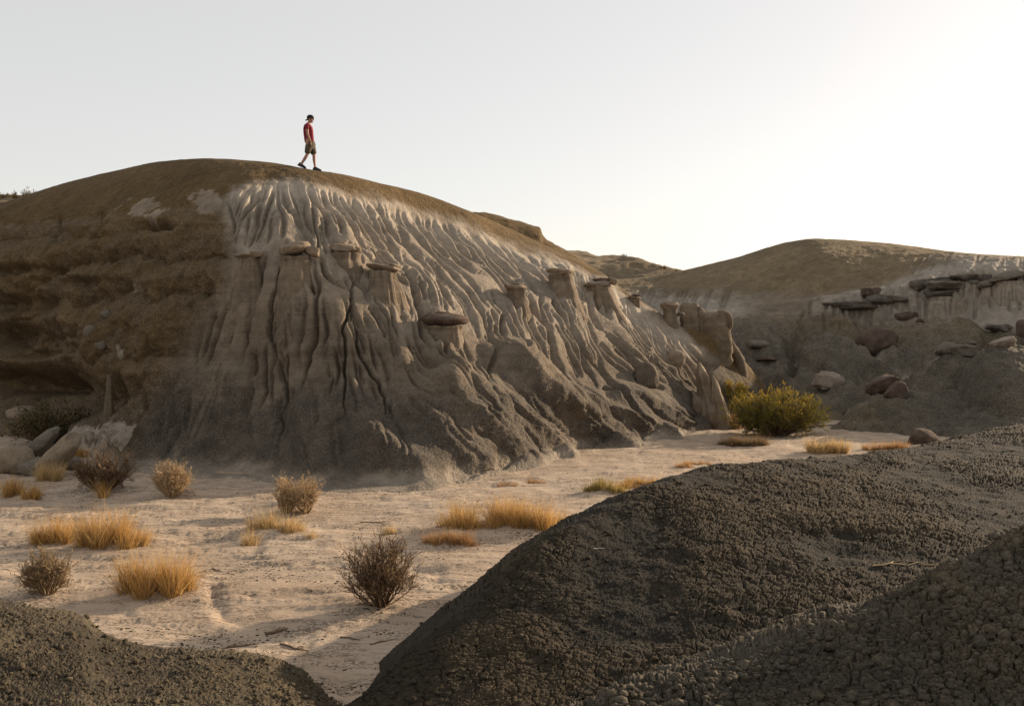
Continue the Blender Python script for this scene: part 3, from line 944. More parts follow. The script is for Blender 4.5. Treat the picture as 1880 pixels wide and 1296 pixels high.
mound('left_mound', LM, lpx, [(0.8, -0.25), (2.0, -1.0), (3, -2)], [(-1.5, -0.5)], [6, 60, 80, 80, 12, 6, 4], 0.050, 0.042, 91,
      'low crumbly olive clay mound in the lower left corner', 0.0, M_LEFT)

# ================================================================== PLANT TABLE (pixel base, size in photograph pixels)
# px, py(base), width, height, kind, density, label
GRASS = [
 (84, 993, 64, 62, 'gold', 1.0, 'golden grass tuft left of the wide golden clump at the left edge of the wash'),
 (186, 1001, 106, 80, 'gold', 1.2, 'wide golden grass clump in front of the dark brown bush at left'),
 (272, 1084, 104, 100, 'gold', 1.5, 'tall golden grass clump with dark heart in the left foreground of the wash'),
 (456, 983, 26, 42, 'straw', 0.8, 'leftmost upright straw tuft of the sandy hummock left of centre'),
 (500, 976, 84, 44, 'straw', 0.7, 'sparse pale straw grass spread over the sandy hummock left of centre'),
 (567, 985, 14, 18, 'straw', 0.6, 'tiny straw tuft just right of the sparse grass hummock'),
 (716, 980, 20, 22, 'straw', 0.8, 'tiny lone golden tuft on bare sand above the dark thorny bush'),
 (930, 972, 206, 66, 'gold', 1.4, 'very wide golden grass clump in the middle of the wash'),
 (824, 998, 78, 36, 'rust', 1.0, 'low rusty brown clump at the lower left of the very wide golden grass'),
 (1112, 908, 66, 24, 'green', 0.9, 'low greenish grass patch left of the dark mound crest'),
 (1146, 897, 20, 24, 'gold', 0.8, 'small upright tuft between two low grass patches by the mound crest'),
 (1192, 892, 66, 22, 'gold', 0.8, 'low golden grass strip touching the dark mound crest'),
 (1258, 858, 26, 18, 'rust', 0.7, 'small tan tuft on the far sand above the mound crest'),
 (1284, 853, 40, 10, 'rust', 0.6, 'flat thin tan grass patch right of a small tan tuft on the far sand'),
 (1372, 820, 84, 26, 'brown', 0.9, 'dark brown grass patch in front of the green shrub'),
 (1523, 834, 58, 34, 'straw', 1.3, 'dense straw tussock on bright sand right of the green shrub'),
 (1634, 828, 62, 24, 'rust', 0.7, 'sparse reddish tan grass near the boulder at the far sand edge'),
 (1333, 788, 48, 34, 'rust', 1.5, 'round rusty tussock at the foot of the tilted stone slabs'),
 (985, 881, 26, 14, 'rust', 0.7, 'tiny rusty tuft at the foot of the talus lobe'),
 (938, 889, 40, 8, 'rust', 0.5, 'thin flat rusty patch left of the tiny tuft at the talus foot'),
 (14, 908, 38, 42, 'gold', 0.9, 'shaded golden tuft at the left frame edge below the pale rocks'),
 (42, 913, 36, 36, 'gold', 0.9, 'small shaded golden tuft second from the left edge below the pale rocks'),
 (82, 880, 42, 46, 'straw', 0.8, 'faint straw grass in front of the tan wedge rock at left'),
 (132, 838, 34, 24, 'gold', 0.9, 'small golden tuft behind the tan wedge rock at left'),
 (186, 908, 22, 54, 'gold', 0.5, 'thin golden stalks standing in front of the dark brown bush'),
]
SHRUBS = [
 (75, 1084, 84, 76, 'grey', 'grey tan twiggy shrub at the left edge of the foreground wash'),
 (182, 898, 108, 66, 'dark', 'large dark reddish brown bush in the shade of the hill'),
 (311, 911, 64, 60, 'tan', 'tan bushy shrub on a sand hummock right of the dark brown bush'),
 (540, 933, 72, 62, 'tan', 'pale tan double lobed shrub at the foot of the hill'),
 (697, 1117, 122, 114, 'dark', 'dark thorny bush standing alone in the foreground wash'),
]

# ------------------------------------------------------------------ GROUND
HUM = []
for px, py, w, h, kind, den, lab in GRASS:
    if kind in ('gold', 'straw', 'rust', 'green') and w > 24 and py > 870:
        d = float(gdist(py))
        HUM.append(((px - 940) / F * d, d + 0.1, w * d / F * 0.62, 0.05 + 0.0006 * w))
for px, py, w, h, kind, lab in SHRUBS:
    d = float(gdist(py))
    HUM.append(((px - 940) / F * d, d + 0.1, w * d / F * 0.7, 0.09))
FGU = Field(-200, 2000, 760, 1320)
for k, g in enumerate([[(392,1085),(400,1110),(430,1140),(480,1160),(530,1175),(585,1205),(620,1235),(640,1300)], [(0,955),(150,945),(330,940),(520,955),(700,968),(840,955)], [(330,1000),(400,985),(470,1000)],
                       [(0,1130),(120,1110),(230,1120)], [(1230,800),(1330,820),(1440,835),(1560,850)], [(640,1010),(720,1030),(800,1060)]]):
    FGU.add(wiggle(g, 8, 900 + k), 26)

def ground_z(x, y):
    P = np.stack([x, y, np.zeros_like(x)], -1)
    r = np.hypot(x, y)
    z = 0.07 * fbm(P, 0.22, 3, 101) + 0.035 * fbm(P, 0.9, 3, 103) + 0.008 * fbm(P, 3.5, 3, 105) + 0.003 * fbm(P, 14.0, 2, 107)
    # wind ribs and dried mud steps
    fl = fbm(P * np.array([0.6, 2.2, 1.0]), 1.1, 4, 109)
    z = z + 0.022 * sstep(0.02, 0.10, fl) + 0.014 * sstep(0.16, 0.22, fl)
    for hx, hy, s, a in HUM:
        q = ((x - hx)**2 + ((y - hy) * 1.1)**2) / (s * s)
        z = z + a * np.exp(-q)
    b = (0 - CAM[2])
    px, py, dp = proj(np.stack([x, np.where(y > 1, y, 1.0), np.zeros_like(x)], -1))
    g = FGU(np.clip(px, -199, 1999), np.clip(py, 761, 1319))
    z = z - 0.045 * np.where(y > 1, (1 - np.clip(g, 0, 1))**1.3, 0)
    return z * (1 - sstep(60, 200, r))

fpx = np.linspace(-80, 1960, 800)
th_f = np.arctan((fpx - 940) / F)
lo_, hi_ = th_f[0], th_f[-1]
th = np.concatenate([th_f, np.linspace(hi_, lo_ + 2 * math.pi, 90)[1:-1]])
rr = np.concatenate([np.linspace(0.4, 8.0, 12), gdist(np.linspace(1350, 768, 260)), np.geomspace(40, 5000, 40)])
rr = np.sort(np.unique(rr))
R_, T_ = np.meshgrid(rr, th, indexing='ij')
gx, gy = R_ * np.sin(T_), R_ * np.cos(T_)
gz = ground_z(gx, gy)
me = mesh_np('ground', np.stack([gx, gy, gz], -1), grid_faces(len(rr), len(th), True), M_SAND)
g_o = link(bpy.data.objects.new('ground', me))
g_o['kind'] = 'structure'
g_o['label'] = 'pale sandy floor of the dry wash'

def ground_pt(px, py):
    z = 0.0
    for _ in range(4):
        d = float(gdist(py, z))
        x = (px - 940) / F * d
        z = float(ground_z(np.array([x]), np.array([d]))[0])
    return np.array([x, d, z])

# ------------------------------------------------------------------ grass and shrubs
PAL = {
 'gold': [(0.61, 0.365, 0.115), (0.50, 0.30, 0.10), (0.68, 0.45, 0.18), (0.37, 0.23, 0.095)],
 'straw': [(0.62, 0.43, 0.20), (0.52, 0.35, 0.15), (0.68, 0.50, 0.27), (0.42, 0.30, 0.14)],
 'rust': [(0.42, 0.23, 0.09), (0.50, 0.29, 0.12), (0.34, 0.19, 0.08), (0.56, 0.36, 0.17)],
 'green': [(0.36, 0.26, 0.08), (0.22, 0.20, 0.07), (0.50, 0.33, 0.11)],
 'brown': [(0.16, 0.11, 0.06), (0.24, 0.16, 0.08), (0.30, 0.20, 0.10)],
}

def blades(roots, tips_dir, length, width, tint, rg, droop=0.3, seg=4):
    """n tapered curved strips; returns V, faces(quads), colour"""
    n = len(roots)
    t = np.linspace(0, 1, seg + 1)
    side = np.cross(tips_dir, rg.normal(size=(n, 3)))
    side /= np.linalg.norm(side, axis=1, keepdims=True) + 1e-9
    bend = rg.normal(size=(n, 3)) * 0.35
    bend[:, 2] = -np.abs(bend[:, 2]) * 0.6
    c = roots[:, None] + tips_dir[:, None] * (length[:, None, None] * t[None, :, None]) + bend[:, None] * (length[:, None] * droop * t[None]**2)[..., None]
    w = width[:, None] * (1 - 0.85 * t[None]**1.5)
    V = np.stack([c - side[:, None] * w[..., None] / 2, c + side[:, None] * w[..., None] / 2], 2)   # n,seg+1,2,3
    base = (np.arange(n) * (seg + 1) * 2)[:, None]
    k = np.arange(seg)[None] * 2
    Fq = np.stack([base + k, base + k + 1, base + k + 3, base + k + 2], -1).reshape(-1, 4)
    C = np.repeat(tint, (seg + 1) * 2, axis=0)
    return V.reshape(-1, 3), Fq, C

def grass(px, py, w, h, kind, den, label, seed):
    rg = np.random.default_rng(seed)
    o = ground_pt(px, py)
    d = o[1]
    W, H = w * d / F, h * d / F
    nb = int(np.clip(1500 * den * (W * (W * 0.5 + 0.25)) / 0.35, 160, 5200))
    ncl = max(4, int(W / 0.10))
    ca = rg.uniform(0, 2 * math.pi, ncl)
    cr = np.sqrt(rg.uniform(0, 1, ncl)) * 0.42
    cx = np.cos(ca) * cr * W
    if w > 1.02 * h:
        cx = np.linspace(-0.46, 0.46, ncl) * W + rg.normal(size=ncl) * 0.04 * W
    cy = np.sin(ca) * cr * min(W * 0.6, 0.7) + min(W * 0.25, 0.3)
    ch = rg.uniform(0.28 if w > 1.3 * h else 0.62, 1.0, ncl)
    ch[rg.integers(ncl)] = 1.0
    k = rg.integers(ncl, size=nb)
    sp_ = 0.034 + 0.02 * W
    rx = cx[k] + rg.normal(size=nb) * sp_
    ry = cy[k] + rg.normal(size=nb) * sp_
    dirs = np.stack([(rx - cx[k]) * 3.2 + rx / W * 0.35 + rg.normal(size=nb) * 0.22, (ry - cy[k]) * 3.2 + rg.normal(size=nb) * 0.22, np.ones(nb)], -1)
    if kind in ('rust', 'brown'):
        dirs[:, :2] += rg.normal(size=(nb, 2)) * 0.45
    dirs /= np.linalg.norm(dirs, axis=1, keepdims=True)
    L = H * ch[k] * rg.uniform(0.25, 1.0, nb) * 1.0
    stalk = rg.random(nb) < 0.08
    L = np.where(stalk, H * rg.uniform(0.8, 1.3, nb), L)
    wd = np.clip(0.0035 + 0.00022 * d, 0.005, 0.014) * rg.uniform(0.6, 1.2, nb)
    wd = np.where(stalk, wd * 0.55, wd)
    pal = np.array(PAL[kind])
    tint = pal[rg.integers(len(pal), size=nb)] * rg.uniform(0.75, 1.15, (nb, 1))
    dead = rg.random(nb) < 0.14
    tint = np.where(dead[:, None], np.array([0.20, 0.15, 0.10]) * rg.uniform(.6, 1.2, (nb, 1)), tint)
    L = np.where(dead, L * 0.6, L)
    zz = ground_z(o[0] + rx, o[1] + ry) - o[2] - 0.015
    V, Fq, C = blades(np.stack([rx, ry, zz], -1), dirs, L, wd, tint, rg)
    me = mesh_np('grass_clump', V, Fq, M_GRASS, True, {'tint': C})
    names = {'gold': 'golden_grass', 'straw': 'straw_grass', 'rust': 'dry_grass', 'green': 'dry_grass', 'brown': 'dry_grass'}
    thing(names[kind], me, label, 'grass', 'dry grass clumps in the wash', tuple(o))

def tubes(segs, radii, tint, sides=4):
    """segs: n,m,3 polylines ; radii n,m"""
    n, m, _ = segs.shape
    tg = np.gradient(segs, axis=1)
    tg /= np.linalg.norm(tg, axis=-1, keepdims=True) + 1e-9
    ref = np.where(np.abs(tg[..., 2:3]) > 0.9, np.array([1.0, 0, 0]), np.array([0, 0, 1.0]))
    a = np.cross(tg, ref); a /= np.linalg.norm(a, axis=-1, keepdims=True) + 1e-9
    b = np.cross(tg, a)
    ang = np.arange(sides) / sides * 2 * math.pi
    V = segs[:, :, None] + radii[:, :, None, None] * (a[:, :, None] * np.cos(ang)[None, None, :, None] + b[:, :, None] * np.sin(ang)[None, None, :, None])
    i, j, k = np.meshgrid(np.arange(n), np.arange(m - 1), np.arange(sides), indexing='ij')
    k2 = (k + 1) % sides
    ix = lambda q, r: (i * m + q) * sides + r
    Fq = np.stack([ix(j, k), ix(j, k2), ix(j + 1, k2), ix(j + 1, k)], -1).reshape(-1, 4)
    C = np.repeat(tint, m * sides, axis=0)
    return V.reshape(-1, 3), Fq, C

def branchy(rg, H, W, n1, n2, n3, spread, lobes=None):
    """three levels of upright twigs; returns list of (segs, r0) per level"""
    out = []
    a = rg.uniform(0, 2 * math.pi, n1)
    rad = np.sqrt(rg.uniform(0, 1, n1))
    root = np.stack([np.cos(a) * rad * W * 0.10, np.sin(a) * rad * W * 0.10, np.full(n1, -0.03)], -1)
    tip = np.stack([np.cos(a) * rad * W * 0.5 * spread, np.sin(a) * rad * W * 0.42 * spread, H * rg.uniform(0.4, 1.05, n1) * (1 - 0.30 * rad**2)], -1)
    if lobes is not None:
        lb = np.array(lobes)[rg.integers(len(lobes), size=n1)]
        root[:, 0] += lb; tip[:, 0] = tip[:, 0] * 0.6 + lb
    t = np.linspace(0, 1, 6)[None, :, None]
    out_c = root[:, None] * (1 - t) + tip[:, None] * t
    out_c[:, :, :2] += (np.sin(t[..., 0] * math.pi) * 0.10 * W)[..., None] * rg.normal(size=(n1, 1, 2)) * 0.6
    out_c += rg.normal(size=out_c.shape) * 0.012 * H * (t > 0)
    out.append(out_c)
    for lev, (nn, ln) in enumerate(((n2, 0.38), (n3, 0.20))):
        par = out[-1]
        k = rg.integers(len(par), size=nn)
        tt = rg.uniform(0.25, 0.98, nn)
        idx = tt * 5
        i0 = np.minimum(idx.astype(int), 4)
        fr = (idx - i0)[:, None]
        st = par[k, i0] * (1 - fr) + par[k, i0 + 1] * fr
        pd = par[k, i0 + 1] - par[k, i0]
        pd /= np.linalg.norm(pd, axis=1, keepdims=True) + 1e-9
        dr = pd + rg.normal(size=(nn, 3)) * 0.55 + np.array([0, 0, 0.25])
        dr /= np.linalg.norm(dr, axis=1, keepdims=True)
        ln_ = H * ln * rg.uniform(0.4, 1.0, nn)
        t2 = np.linspace(0, 1, 6 if lev == 0 else 4)[None, :, None]
        c = st[:, None] + dr[:, None] * (ln_[:, None, None] * t2) + rg.normal(size=(nn, 1, 3)) * (0.12 * ln_)[:, None, None] * t2**2
        out.append(c)
    return out

def leaves_on(rg, twigs, n, size, pal, tipcol=None, up=0.4):
    k = rg.integers(len(twigs), size=n)
    m = twigs.shape[1] - 1
    q = rg.uniform(0.15, 1.0, n) * m
    i0 = np.minimum(q.astype(int), m - 1)
    fr = (q - i0)[:, None]
    p = twigs[k, i0] * (1 - fr) + twigs[k, i0 + 1] * fr
    dr = (twigs[k, i0 + 1] - twigs[k, i0])
    dr /= np.linalg.norm(dr, axis=1, keepdims=True) + 1e-9
    dr = dr + rg.normal(size=(n, 3)) * 0.6 + np.array([0, 0, up])
    dr /= np.linalg.norm(dr, axis=1, keepdims=True)
    tint = np.array(pal)[rg.integers(len(pal), size=n)] * rg.uniform(0.7, 1.2, (n, 1))
    L = size * rg.uniform(0.6, 1.3, n)
    return p, dr, L, tint

def shrub(px, py, w, h, kind, label, seed):
    rg = np.random.default_rng(seed)
    o = ground_pt(px, py)
    d = o[1]
    W, H = w * d / F, h * d / F
    o[1] += 0.12 * W
    o[2] = float(ground_z(np.array([o[0]]), np.array([o[1]]))[0])
    lobes = (-0.24 * W, 0.22 * W) if 'double' in label else None
    n = dict(grey=(70, 420, 1500), dark=(80, 520, 1900), tan=(130, 600, 1500))[kind]
    lv = branchy(rg, H, W, *n, 1.0, lobes)
    cols = dict(grey=[(0.22, 0.155, 0.095), (0.30, 0.22, 0.13), (0.38, 0.27, 0.16)], dark=[(0.10, 0.062, 0.042), (0.15, 0.095, 0.058), (0.24, 0.155, 0.085)], tan=[(0.40, 0.28, 0.16), (0.50, 0.36, 0.21), (0.30, 0.21, 0.12)])[kind]
    root = bpy.data.objects.new({'grey': 'twiggy_shrub', 'dark': 'thorny_bush', 'tan': 'tan_shrub'}[kind], None)
    root.location = o
    link(root)
    tag(root, label, 'shrub', 'dry shrubs in the wash')
    Vs, Fs, Cs, off = [], [], [], 0
    for i, c in enumerate(lv):
        r0 = (0.0075, 0.0045, 0.0032)[i] * (0.7 + 0.025 * d)
        rad = np.linspace(1, 0.45, c.shape[1])[None] * r0 * rg.uniform(0.7, 1.2, (len(c), 1))
        tint = np.array(cols)[rg.integers(3, size=len(c))] * rg.uniform(.7, 1.2, (len(c), 1))
        V, Fq, C = tubes(c, rad, tint, 4 if i == 0 else 3)
        Vs.append(V); Fs.append(Fq + off); Cs.append(C); off += len(V)
        if i == 0:
            part('stems', mesh_np('stems', V, Fq, M_TWIG, True, {'tint': C}), root)
            Vs, Fs, Cs, off = [], [], [], 0
    part('twigs', mesh_np('twigs', np.concatenate(Vs), np.concatenate(Fs), M_TWIG, True, {'tint': np.concatenate(Cs)}), root)
    pal = dict(grey=[(0.28, 0.20, 0.115), (0.36, 0.26, 0.145), (0.20, 0.145, 0.085)], dark=[(0.13, 0.085, 0.05), (0.20, 0.13, 0.07), (0.28, 0.19, 0.09)], tan=[(0.50, 0.35, 0.19), (0.58, 0.42, 0.25), (0.40, 0.27, 0.14)])[kind]
    p, dr, L, tint = leaves_on(rg, lv[2], 4600 if kind != 'tan' else 2600, 0.030 + 0.0008 * d, pal)
    V, Fq, C = blades(p, dr, L, L * 0.22, tint, rg, 0.2, 2)
    part('foliage', mesh_np('foliage', V, Fq, M_LEAF, True, {'tint': C}), root)
    return root

for i, g in enumerate(GRASS):
    grass(*g, 1000 + i)
for i, s_ in enumerate(SHRUBS):
    shrub(*s_, 2000 + i)

def leafy(name, o, W, H, label, seed, pal, tips, n1=90, nleaf=16000, dark=False):
    """rounded leafy shrub of upright sprigs"""
    rg = np.random.default_rng(seed)
    root = bpy.data.objects.new(name, None)
    root.location = o
    link(root)
    tag(root, label, 'shrub')
    lv = branchy(rg, H * 0.95, W, n1, n1 * 8, n1 * 30, 1.0)
    # fill the lower flanks so the crown reaches the ground
    V, Fq, C = tubes(lv[0], np.linspace(1, 0.4, 6)[None] * 0.018 * np.ones((len(lv[0]), 1)), np.tile([[0.14, 0.10, 0.06]], (len(lv[0]), 1)), 4)
    part('stems', mesh_np('stems', V, Fq, M_TWIG, True, {'tint': C}), root)
    tw = np.concatenate([lv[1][:, [0, 2, 3, 5]], lv[2]])
    V, Fq, C = tubes(tw, np.linspace(1, 0.4, 4)[None] * 0.006 * np.ones((len(tw), 1)), np.tile([[0.20, 0.15, 0.07]], (len(tw), 1)), 3)
    part('twigs', mesh_np('twigs', V, Fq, M_TWIG, True, {'tint': C}), root)
    p, dr, L, tint = leaves_on(rg, lv[2], nleaf, 0.052, pal)
    cl = fbm(p, 1.6, 2, seed)
    tip_m = np.clip((p[:, 2] / H - 0.55) * 1.6 + cl * 1.1 + rg.normal(size=len(p)) * 0.15, 0, 1)[:, None]
    tint = tint * (1 - tip_m) + np.array(tips)[rg.integers(len(tips), size=len(p))] * tip_m
    V, Fq, C = blades(p, dr, L, L * 0.42, tint, rg, 0.2, 2)
    part('foliage', mesh_np('foliage', V, Fq, M_LEAF, True, {'tint': C}), root)
    return root
o = ground_pt(1440, 804); o[1] += 0.9; o[2] = float(ground_z(o[:1], o[1:2])[0])
dS = o[1]
leafy('green_shrub', o, 178 * dS / F, 78 * dS / F, 'large rounded green and yellow shrub at the end of the wash', 31,
      [(0.165, 0.145, 0.022), (0.21, 0.18, 0.028), (0.12, 0.11, 0.02)], [(0.44, 0.30, 0.04), (0.34, 0.26, 0.04), (0.48, 0.30, 0.05)], 170, 42000)
o = hit(1348, 745)
leafy('yellow_shrub', o, 42 * o[1] / F, 48 * o[1] / F, 'small yellow shrub behind the green one beside the tilted slabs', 32,
      [(0.34, 0.24, 0.03), (0.24, 0.20, 0.03)], [(0.50, 0.32, 0.04), (0.42, 0.28, 0.04)], 34, 3500)
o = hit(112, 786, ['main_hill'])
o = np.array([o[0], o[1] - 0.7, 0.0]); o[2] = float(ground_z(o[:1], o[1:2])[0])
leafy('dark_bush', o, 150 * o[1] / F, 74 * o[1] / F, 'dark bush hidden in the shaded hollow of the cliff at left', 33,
      [(0.014, 0.014, 0.010), (0.022, 0.020, 0.014)], [(0.024, 0.022, 0.015)], 70, 7000)  # leaf colours lowered to put the hollow's shade into the bush
for i, (px, py, w, h, lab) in enumerate(((8, 362, 26, 12, 'small dark shrub on the skyline at the left frame edge'), (50, 362, 24, 16, 'small dark shrub on the skyline right of the frame edge'),
                                         (30, 364, 14, 10, 'tiny dark shrub between two others on the left skyline'))):
    o = hit(px, py, ['distant_slope'])
    leafy('skyline_shrub', o - np.array([0, 0, .2]), w * o[1] / F, h * o[1] / F + .2, lab, 40 + i, [(0.09, 0.075, 0.04), (0.14, 0.11, 0.05)], [(0.18, 0.13, 0.06)], 14, 900)
for i, (px, py, w, h, lab) in enumerate(((1218, 492, 16, 8, 'tiny dark shrub on the far brown hill above the saddle'), (1243, 499, 14, 6, 'tiny dark shrub in the saddle against the sky'), (1146, 470, 12, 5, 'tiny dark shrub on top of the far brown hill'))):
    o = hit(px, py, ['distant_hill'])
    leafy('far_shrub', o - np.array([0, 0, .2]), w * o[1] / F, h * o[1] / F + .2, lab, 45 + i, [(0.07, 0.06, 0.035), (0.10, 0.085, 0.04)], [(0.13, 0.10, 0.05)], 10, 500)

# ================================================================== ROCKS
import bmesh
def ico(sub):
    bm = bmesh.new()
    bmesh.ops.create_icosphere(bm, subdivisions=sub, radius=1.0)
    V = np.array([v.co[:] for v in bm.verts])
    Fc = np.array([[v.index for v in f.verts] for f in bm.faces])
    bm.free()
    return V, Fc
ICO = {s: ico(s) for s in (2, 3, 4)}

def rock_mesh(w, dpt, h, seed, kind, mat, tilt=0.0, lean=0.0, sub=4):
    V, Fc = ICO[sub]
    p = V.copy()
    off = np.array([seed * 13.7, seed * 7.1, seed * 3.3])
    if kind == 'slab':
        p = np.sign(p) * np.abs(p)**np.array([0.8, 0.8, 0.5])
    elif kind == 'block':
        p = np.sign(p) * np.abs(p)**0.55
        p *= 1 + 0.12 * np.sign(fbm(p + off, 0.8, 1, 2))[:, None] * 0.4
    elif kind == 'wedge':
        p = np.sign(p) * np.abs(p)**0.6
        p[:, 2] = np.where(p[:, 2] > 0, p[:, 2] * (0.5 + 0.5 * (p[:, 0] + 1) / 2 * 1.1), p[:, 2])
        p[:, 1] *= 0.7 + 0.3 * p[:, 2]
    frg = np.random.default_rng(seed + 900)
    for _ in range({'egg': 5, 'slab': 9, 'block': 13, 'wedge': 11}.get(kind, 6)):
        fn = frg.normal(size=3)
        fn /= np.linalg.norm(fn)
        pr = p @ fn
        cut_ = pr.max() * frg.uniform(0.62, 0.92)
        p = p - (np.maximum(0, pr - cut_) * 0.88)[:, None] * fn
    n = fbm(V + off, 1.1, 3, 5)
    p = p * (1 + (0.24 if kind != 'egg' else 0.15) * n[:, None])
    p *= 1 + 0.07 * fbm(V + off, 3.5, 3, 6)[:, None]
    if kind in ('slab', 'block', 'strata'):
        lay = vn(np.stack([p[:, 2] * 4 + n * 0.8 + seed, 0 * n, 0 * n], -1), 1.0, seed)
        p[:, :2] *= 1 + 0.08 * lay[:, None]
    p *= 1 + 0.02 * fbm(V + off, 10, 2, 7)[:, None]
    mn, mx = p.min(0), p.max(0)
    p = (p - (mn + mx) / 2) / (mx - mn) * np.array([w, dpt, h])
    ct, st = math.cos(tilt), math.sin(tilt)
    x, z = p[:, 0].copy(), p[:, 2].copy()
    p[:, 0], p[:, 2] = x * ct - z * st, x * st + z * ct
    cl, sl = math.cos(lean), math.sin(lean)
    y, z = p[:, 1].copy(), p[:, 2].copy()
    p[:, 1], p[:, 2] = y * cl - z * sl, y * sl + z * cl
    p[:, 2] -= p[:, 2].min()
    return mesh_np('rock', p, Fc, mat)

def boulder(name, px, pb, w, h, label, kind, mat, seed, tilt=0, lean=0, dpt=0.8, sink=0.15, names=None, group=None, fwd=0.35, sub=4):
    """px: centre column, pb: row of its foot"""
    if names == 'ground':
        o = ground_pt(px, pb)
    else:
        o = hit(px, pb, names)
    s = o[1] / F
    H = h * s / (1 - sink)
    D_ = w * s * dpt
    me = rock_mesh(w * s, D_, H, seed, kind, mat, math.radians(tilt), math.radians(lean), sub)
    loc = (o[0], o[1] + D_ * fwd, o[2] - H * sink)
    return thing(name, me, label, 'rock', group, loc)

def column_mesh(r_top, r_bot, H, seed, mat, nc=72, nr=44, flare=1.6, lean=(0, 0), depth=1.0, zones=None):
    t = np.linspace(0, 1, nr)
    a = np.arange(nc) / nc * 2 * math.pi
    T, A = np.meshgrid(t, a, indexing='ij')
    r = r_bot + (r_top - r_bot) * (1 - (1 - np.clip((T - 0.25) / 0.75, 0, 1))**flare)
    r *= 1 - 0.10 * np.exp(-((T - 0.93) / 0.06)**2)
    Q = np.stack([np.cos(A) * 1.2 + seed * 5, np.sin(A) * 1.2, T * H * 0.5], -1)
    r *= 1 + 0.30 * fbm(Q, 1.0, 3, seed)
    fl = vn(np.stack([np.cos(A) * 3.2 + seed, np.sin(A) * 3.2, T * 1.4], -1), 1.0, seed + 3)
    r *= 1 - 0.17 * np.exp(-(fl / 0.10)**2) * (0.4 + 0.6 * T)
    lay = vn(np.stack([T * H * 3.0 + 0.15 * np.cos(A), 0 * T + seed, 0 * T], -1), 1.0, seed + 5)
    r *= 1 + 0.035 * lay
    r *= 1 + 0.03 * fbm(Q, 5.0, 3, seed + 9)
    X = r * np.cos(A) + lean[0] * T
    Y = r * np.sin(A) * depth + lean[1] * T
    Z = T * H + 0.02 * fbm(Q, 4, 2, 3)
    P = np.stack([X, Y, Z], -1)
    top = np.stack([np.full((1, nc), lean[0]), np.full((1, nc), lean[1]), np.full((1, nc), H)], -1) + 0.01 * np.stack([np.cos(a), np.sin(a), 0 * a], -1)[None]
    P = np.concatenate([P, top])
    zn = np.zeros((nr + 1, nc, 3))
    zn[..., 1] = 0.0
    if zones:
        zn[:] = zones
    return mesh_np('column', P, grid_faces(nr + 1, nc, True), mat, True, {'zones': zn})

def hoodoo(px, pt, pb, wt, wb, caps, label, seed, hill='main_hill', dmix=0.32, lean=0.0, colzone=None, depth=1.0, flare=1.15):
    """column from row pt (under the cap) down to row pb; caps: list of (dx, dz_px, w, h, kind, mat, tilt)"""
    ot = hit(px, pt, [hill]); ob = hit(px, pb, [hill])
    d = ob[1] * dmix + ot[1] * (1 - dmix)
    s = d / F
    top = unproj(px, pt, d)
    bot = unproj(px - lean, pb, d)
    zb = bot[2] - 1.5
    root = bpy.data.objects.new('hoodoo', None)
    root.location = (bot[0], d + wt * s * 0.3, zb)
    link(root)
    tag(root, label, 'hoodoo', 'capped clay hoodoos')
    H = top[2] - zb
    part('column', column_mesh(wt * s / 2, wb * s / 2, H, seed, M_COL, lean=(lean * s, 0), depth=depth, zones=colzone, flare=flare), root)
    for i, (dx, dz, w, h, kind, mat, tilt) in enumerate(caps):
        me = rock_mesh(w * s, w * s * 0.85, h * s, seed * 7 + i, kind, mat, math.radians(tilt), 0, 4 if w > 30 else 3)
        c = part('caprock', me, root)
        c.location = (lean * s + dx * s, 0, H - 0.035 * s * 30 + dz * s)
    return root
T_, R_, G_, D_k, P_ = M_ROCK_TAN, M_ROCK_RED, M_ROCK_GREY, M_ROCK_DARK, M_ROCK_PALE
hoodoo(456, 473, 560, 40, 92, [(-2, 0, 60, 9, 'slab', T_, 2), (14, 6, 26, 7, 'slab', T_, -5)], 'hoodoo with a thin flat slab cap at the left corner of the rilled slope', 1)
hoodoo(542, 470, 600, 56, 120, [(-6, 0, 62, 25, 'egg', T_, 16), (28, -2, 32, 19, 'block', T_, -14)], 'broad hoodoo topped by a tilted egg shaped boulder and a smaller block', 2)
hoodoo(632, 464, 525, 52, 84, [(0, -1, 58, 20, 'block', T_, -6), (-10, 14, 26, 8, 'slab', T_, 3)], 'short hoodoo with a blocky tan cap right of the egg boulder', 3)
hoodoo(702, 497, 610, 54, 140, [(0, -1, 66, 12, 'slab', T_, -7), (20, 8, 20, 6, 'slab', T_, -12)], 'hoodoo with a cracked slab cap tilting right in the middle of the slope', 4)
hoodoo(815, 598, 655, 76, 98, [(0, -2, 92, 30, 'egg', R_, -3)], 'squat clay pedestal carrying a big reddish disc shaped boulder', 5, flare=1.2)
hoodoo(946, 530, 620, 36, 84, [(0, -1, 43, 11, 'slab', T_, -2), (4, 7, 26, 5, 'slab', G_, 3)], 'slim banded hoodoo with a small flat cap right of the disc boulder', 6, colzone=(0.15, 0.15, 0))
hoodoo(1030, 503, 610, 40, 130, [(0, -1, 54, 13, 'slab', T_, -3)], 'tall hoodoo under a smooth pale flat cap on the right flank', 7, lean=-14)
hoodoo(1100, 524, 610, 44, 140, [(-2, -2, 52, 11, 'slab', P_, 4), (6, 6, 36, 9, 'slab', R_, -4), (24, 2, 20, 12, 'block', T_, -20)], 'cone shaped hoodoo with layered reddish caps near the right end of the hill', 8, lean=-8)
hoodoo(1166, 549, 590, 18, 40, [(0, 0, 24, 7, 'slab', T_, -8), (2, 6, 18, 4, 'slab', R_, 4)], 'small hoodoo with thin layered cap on the descending right ridge', 9)
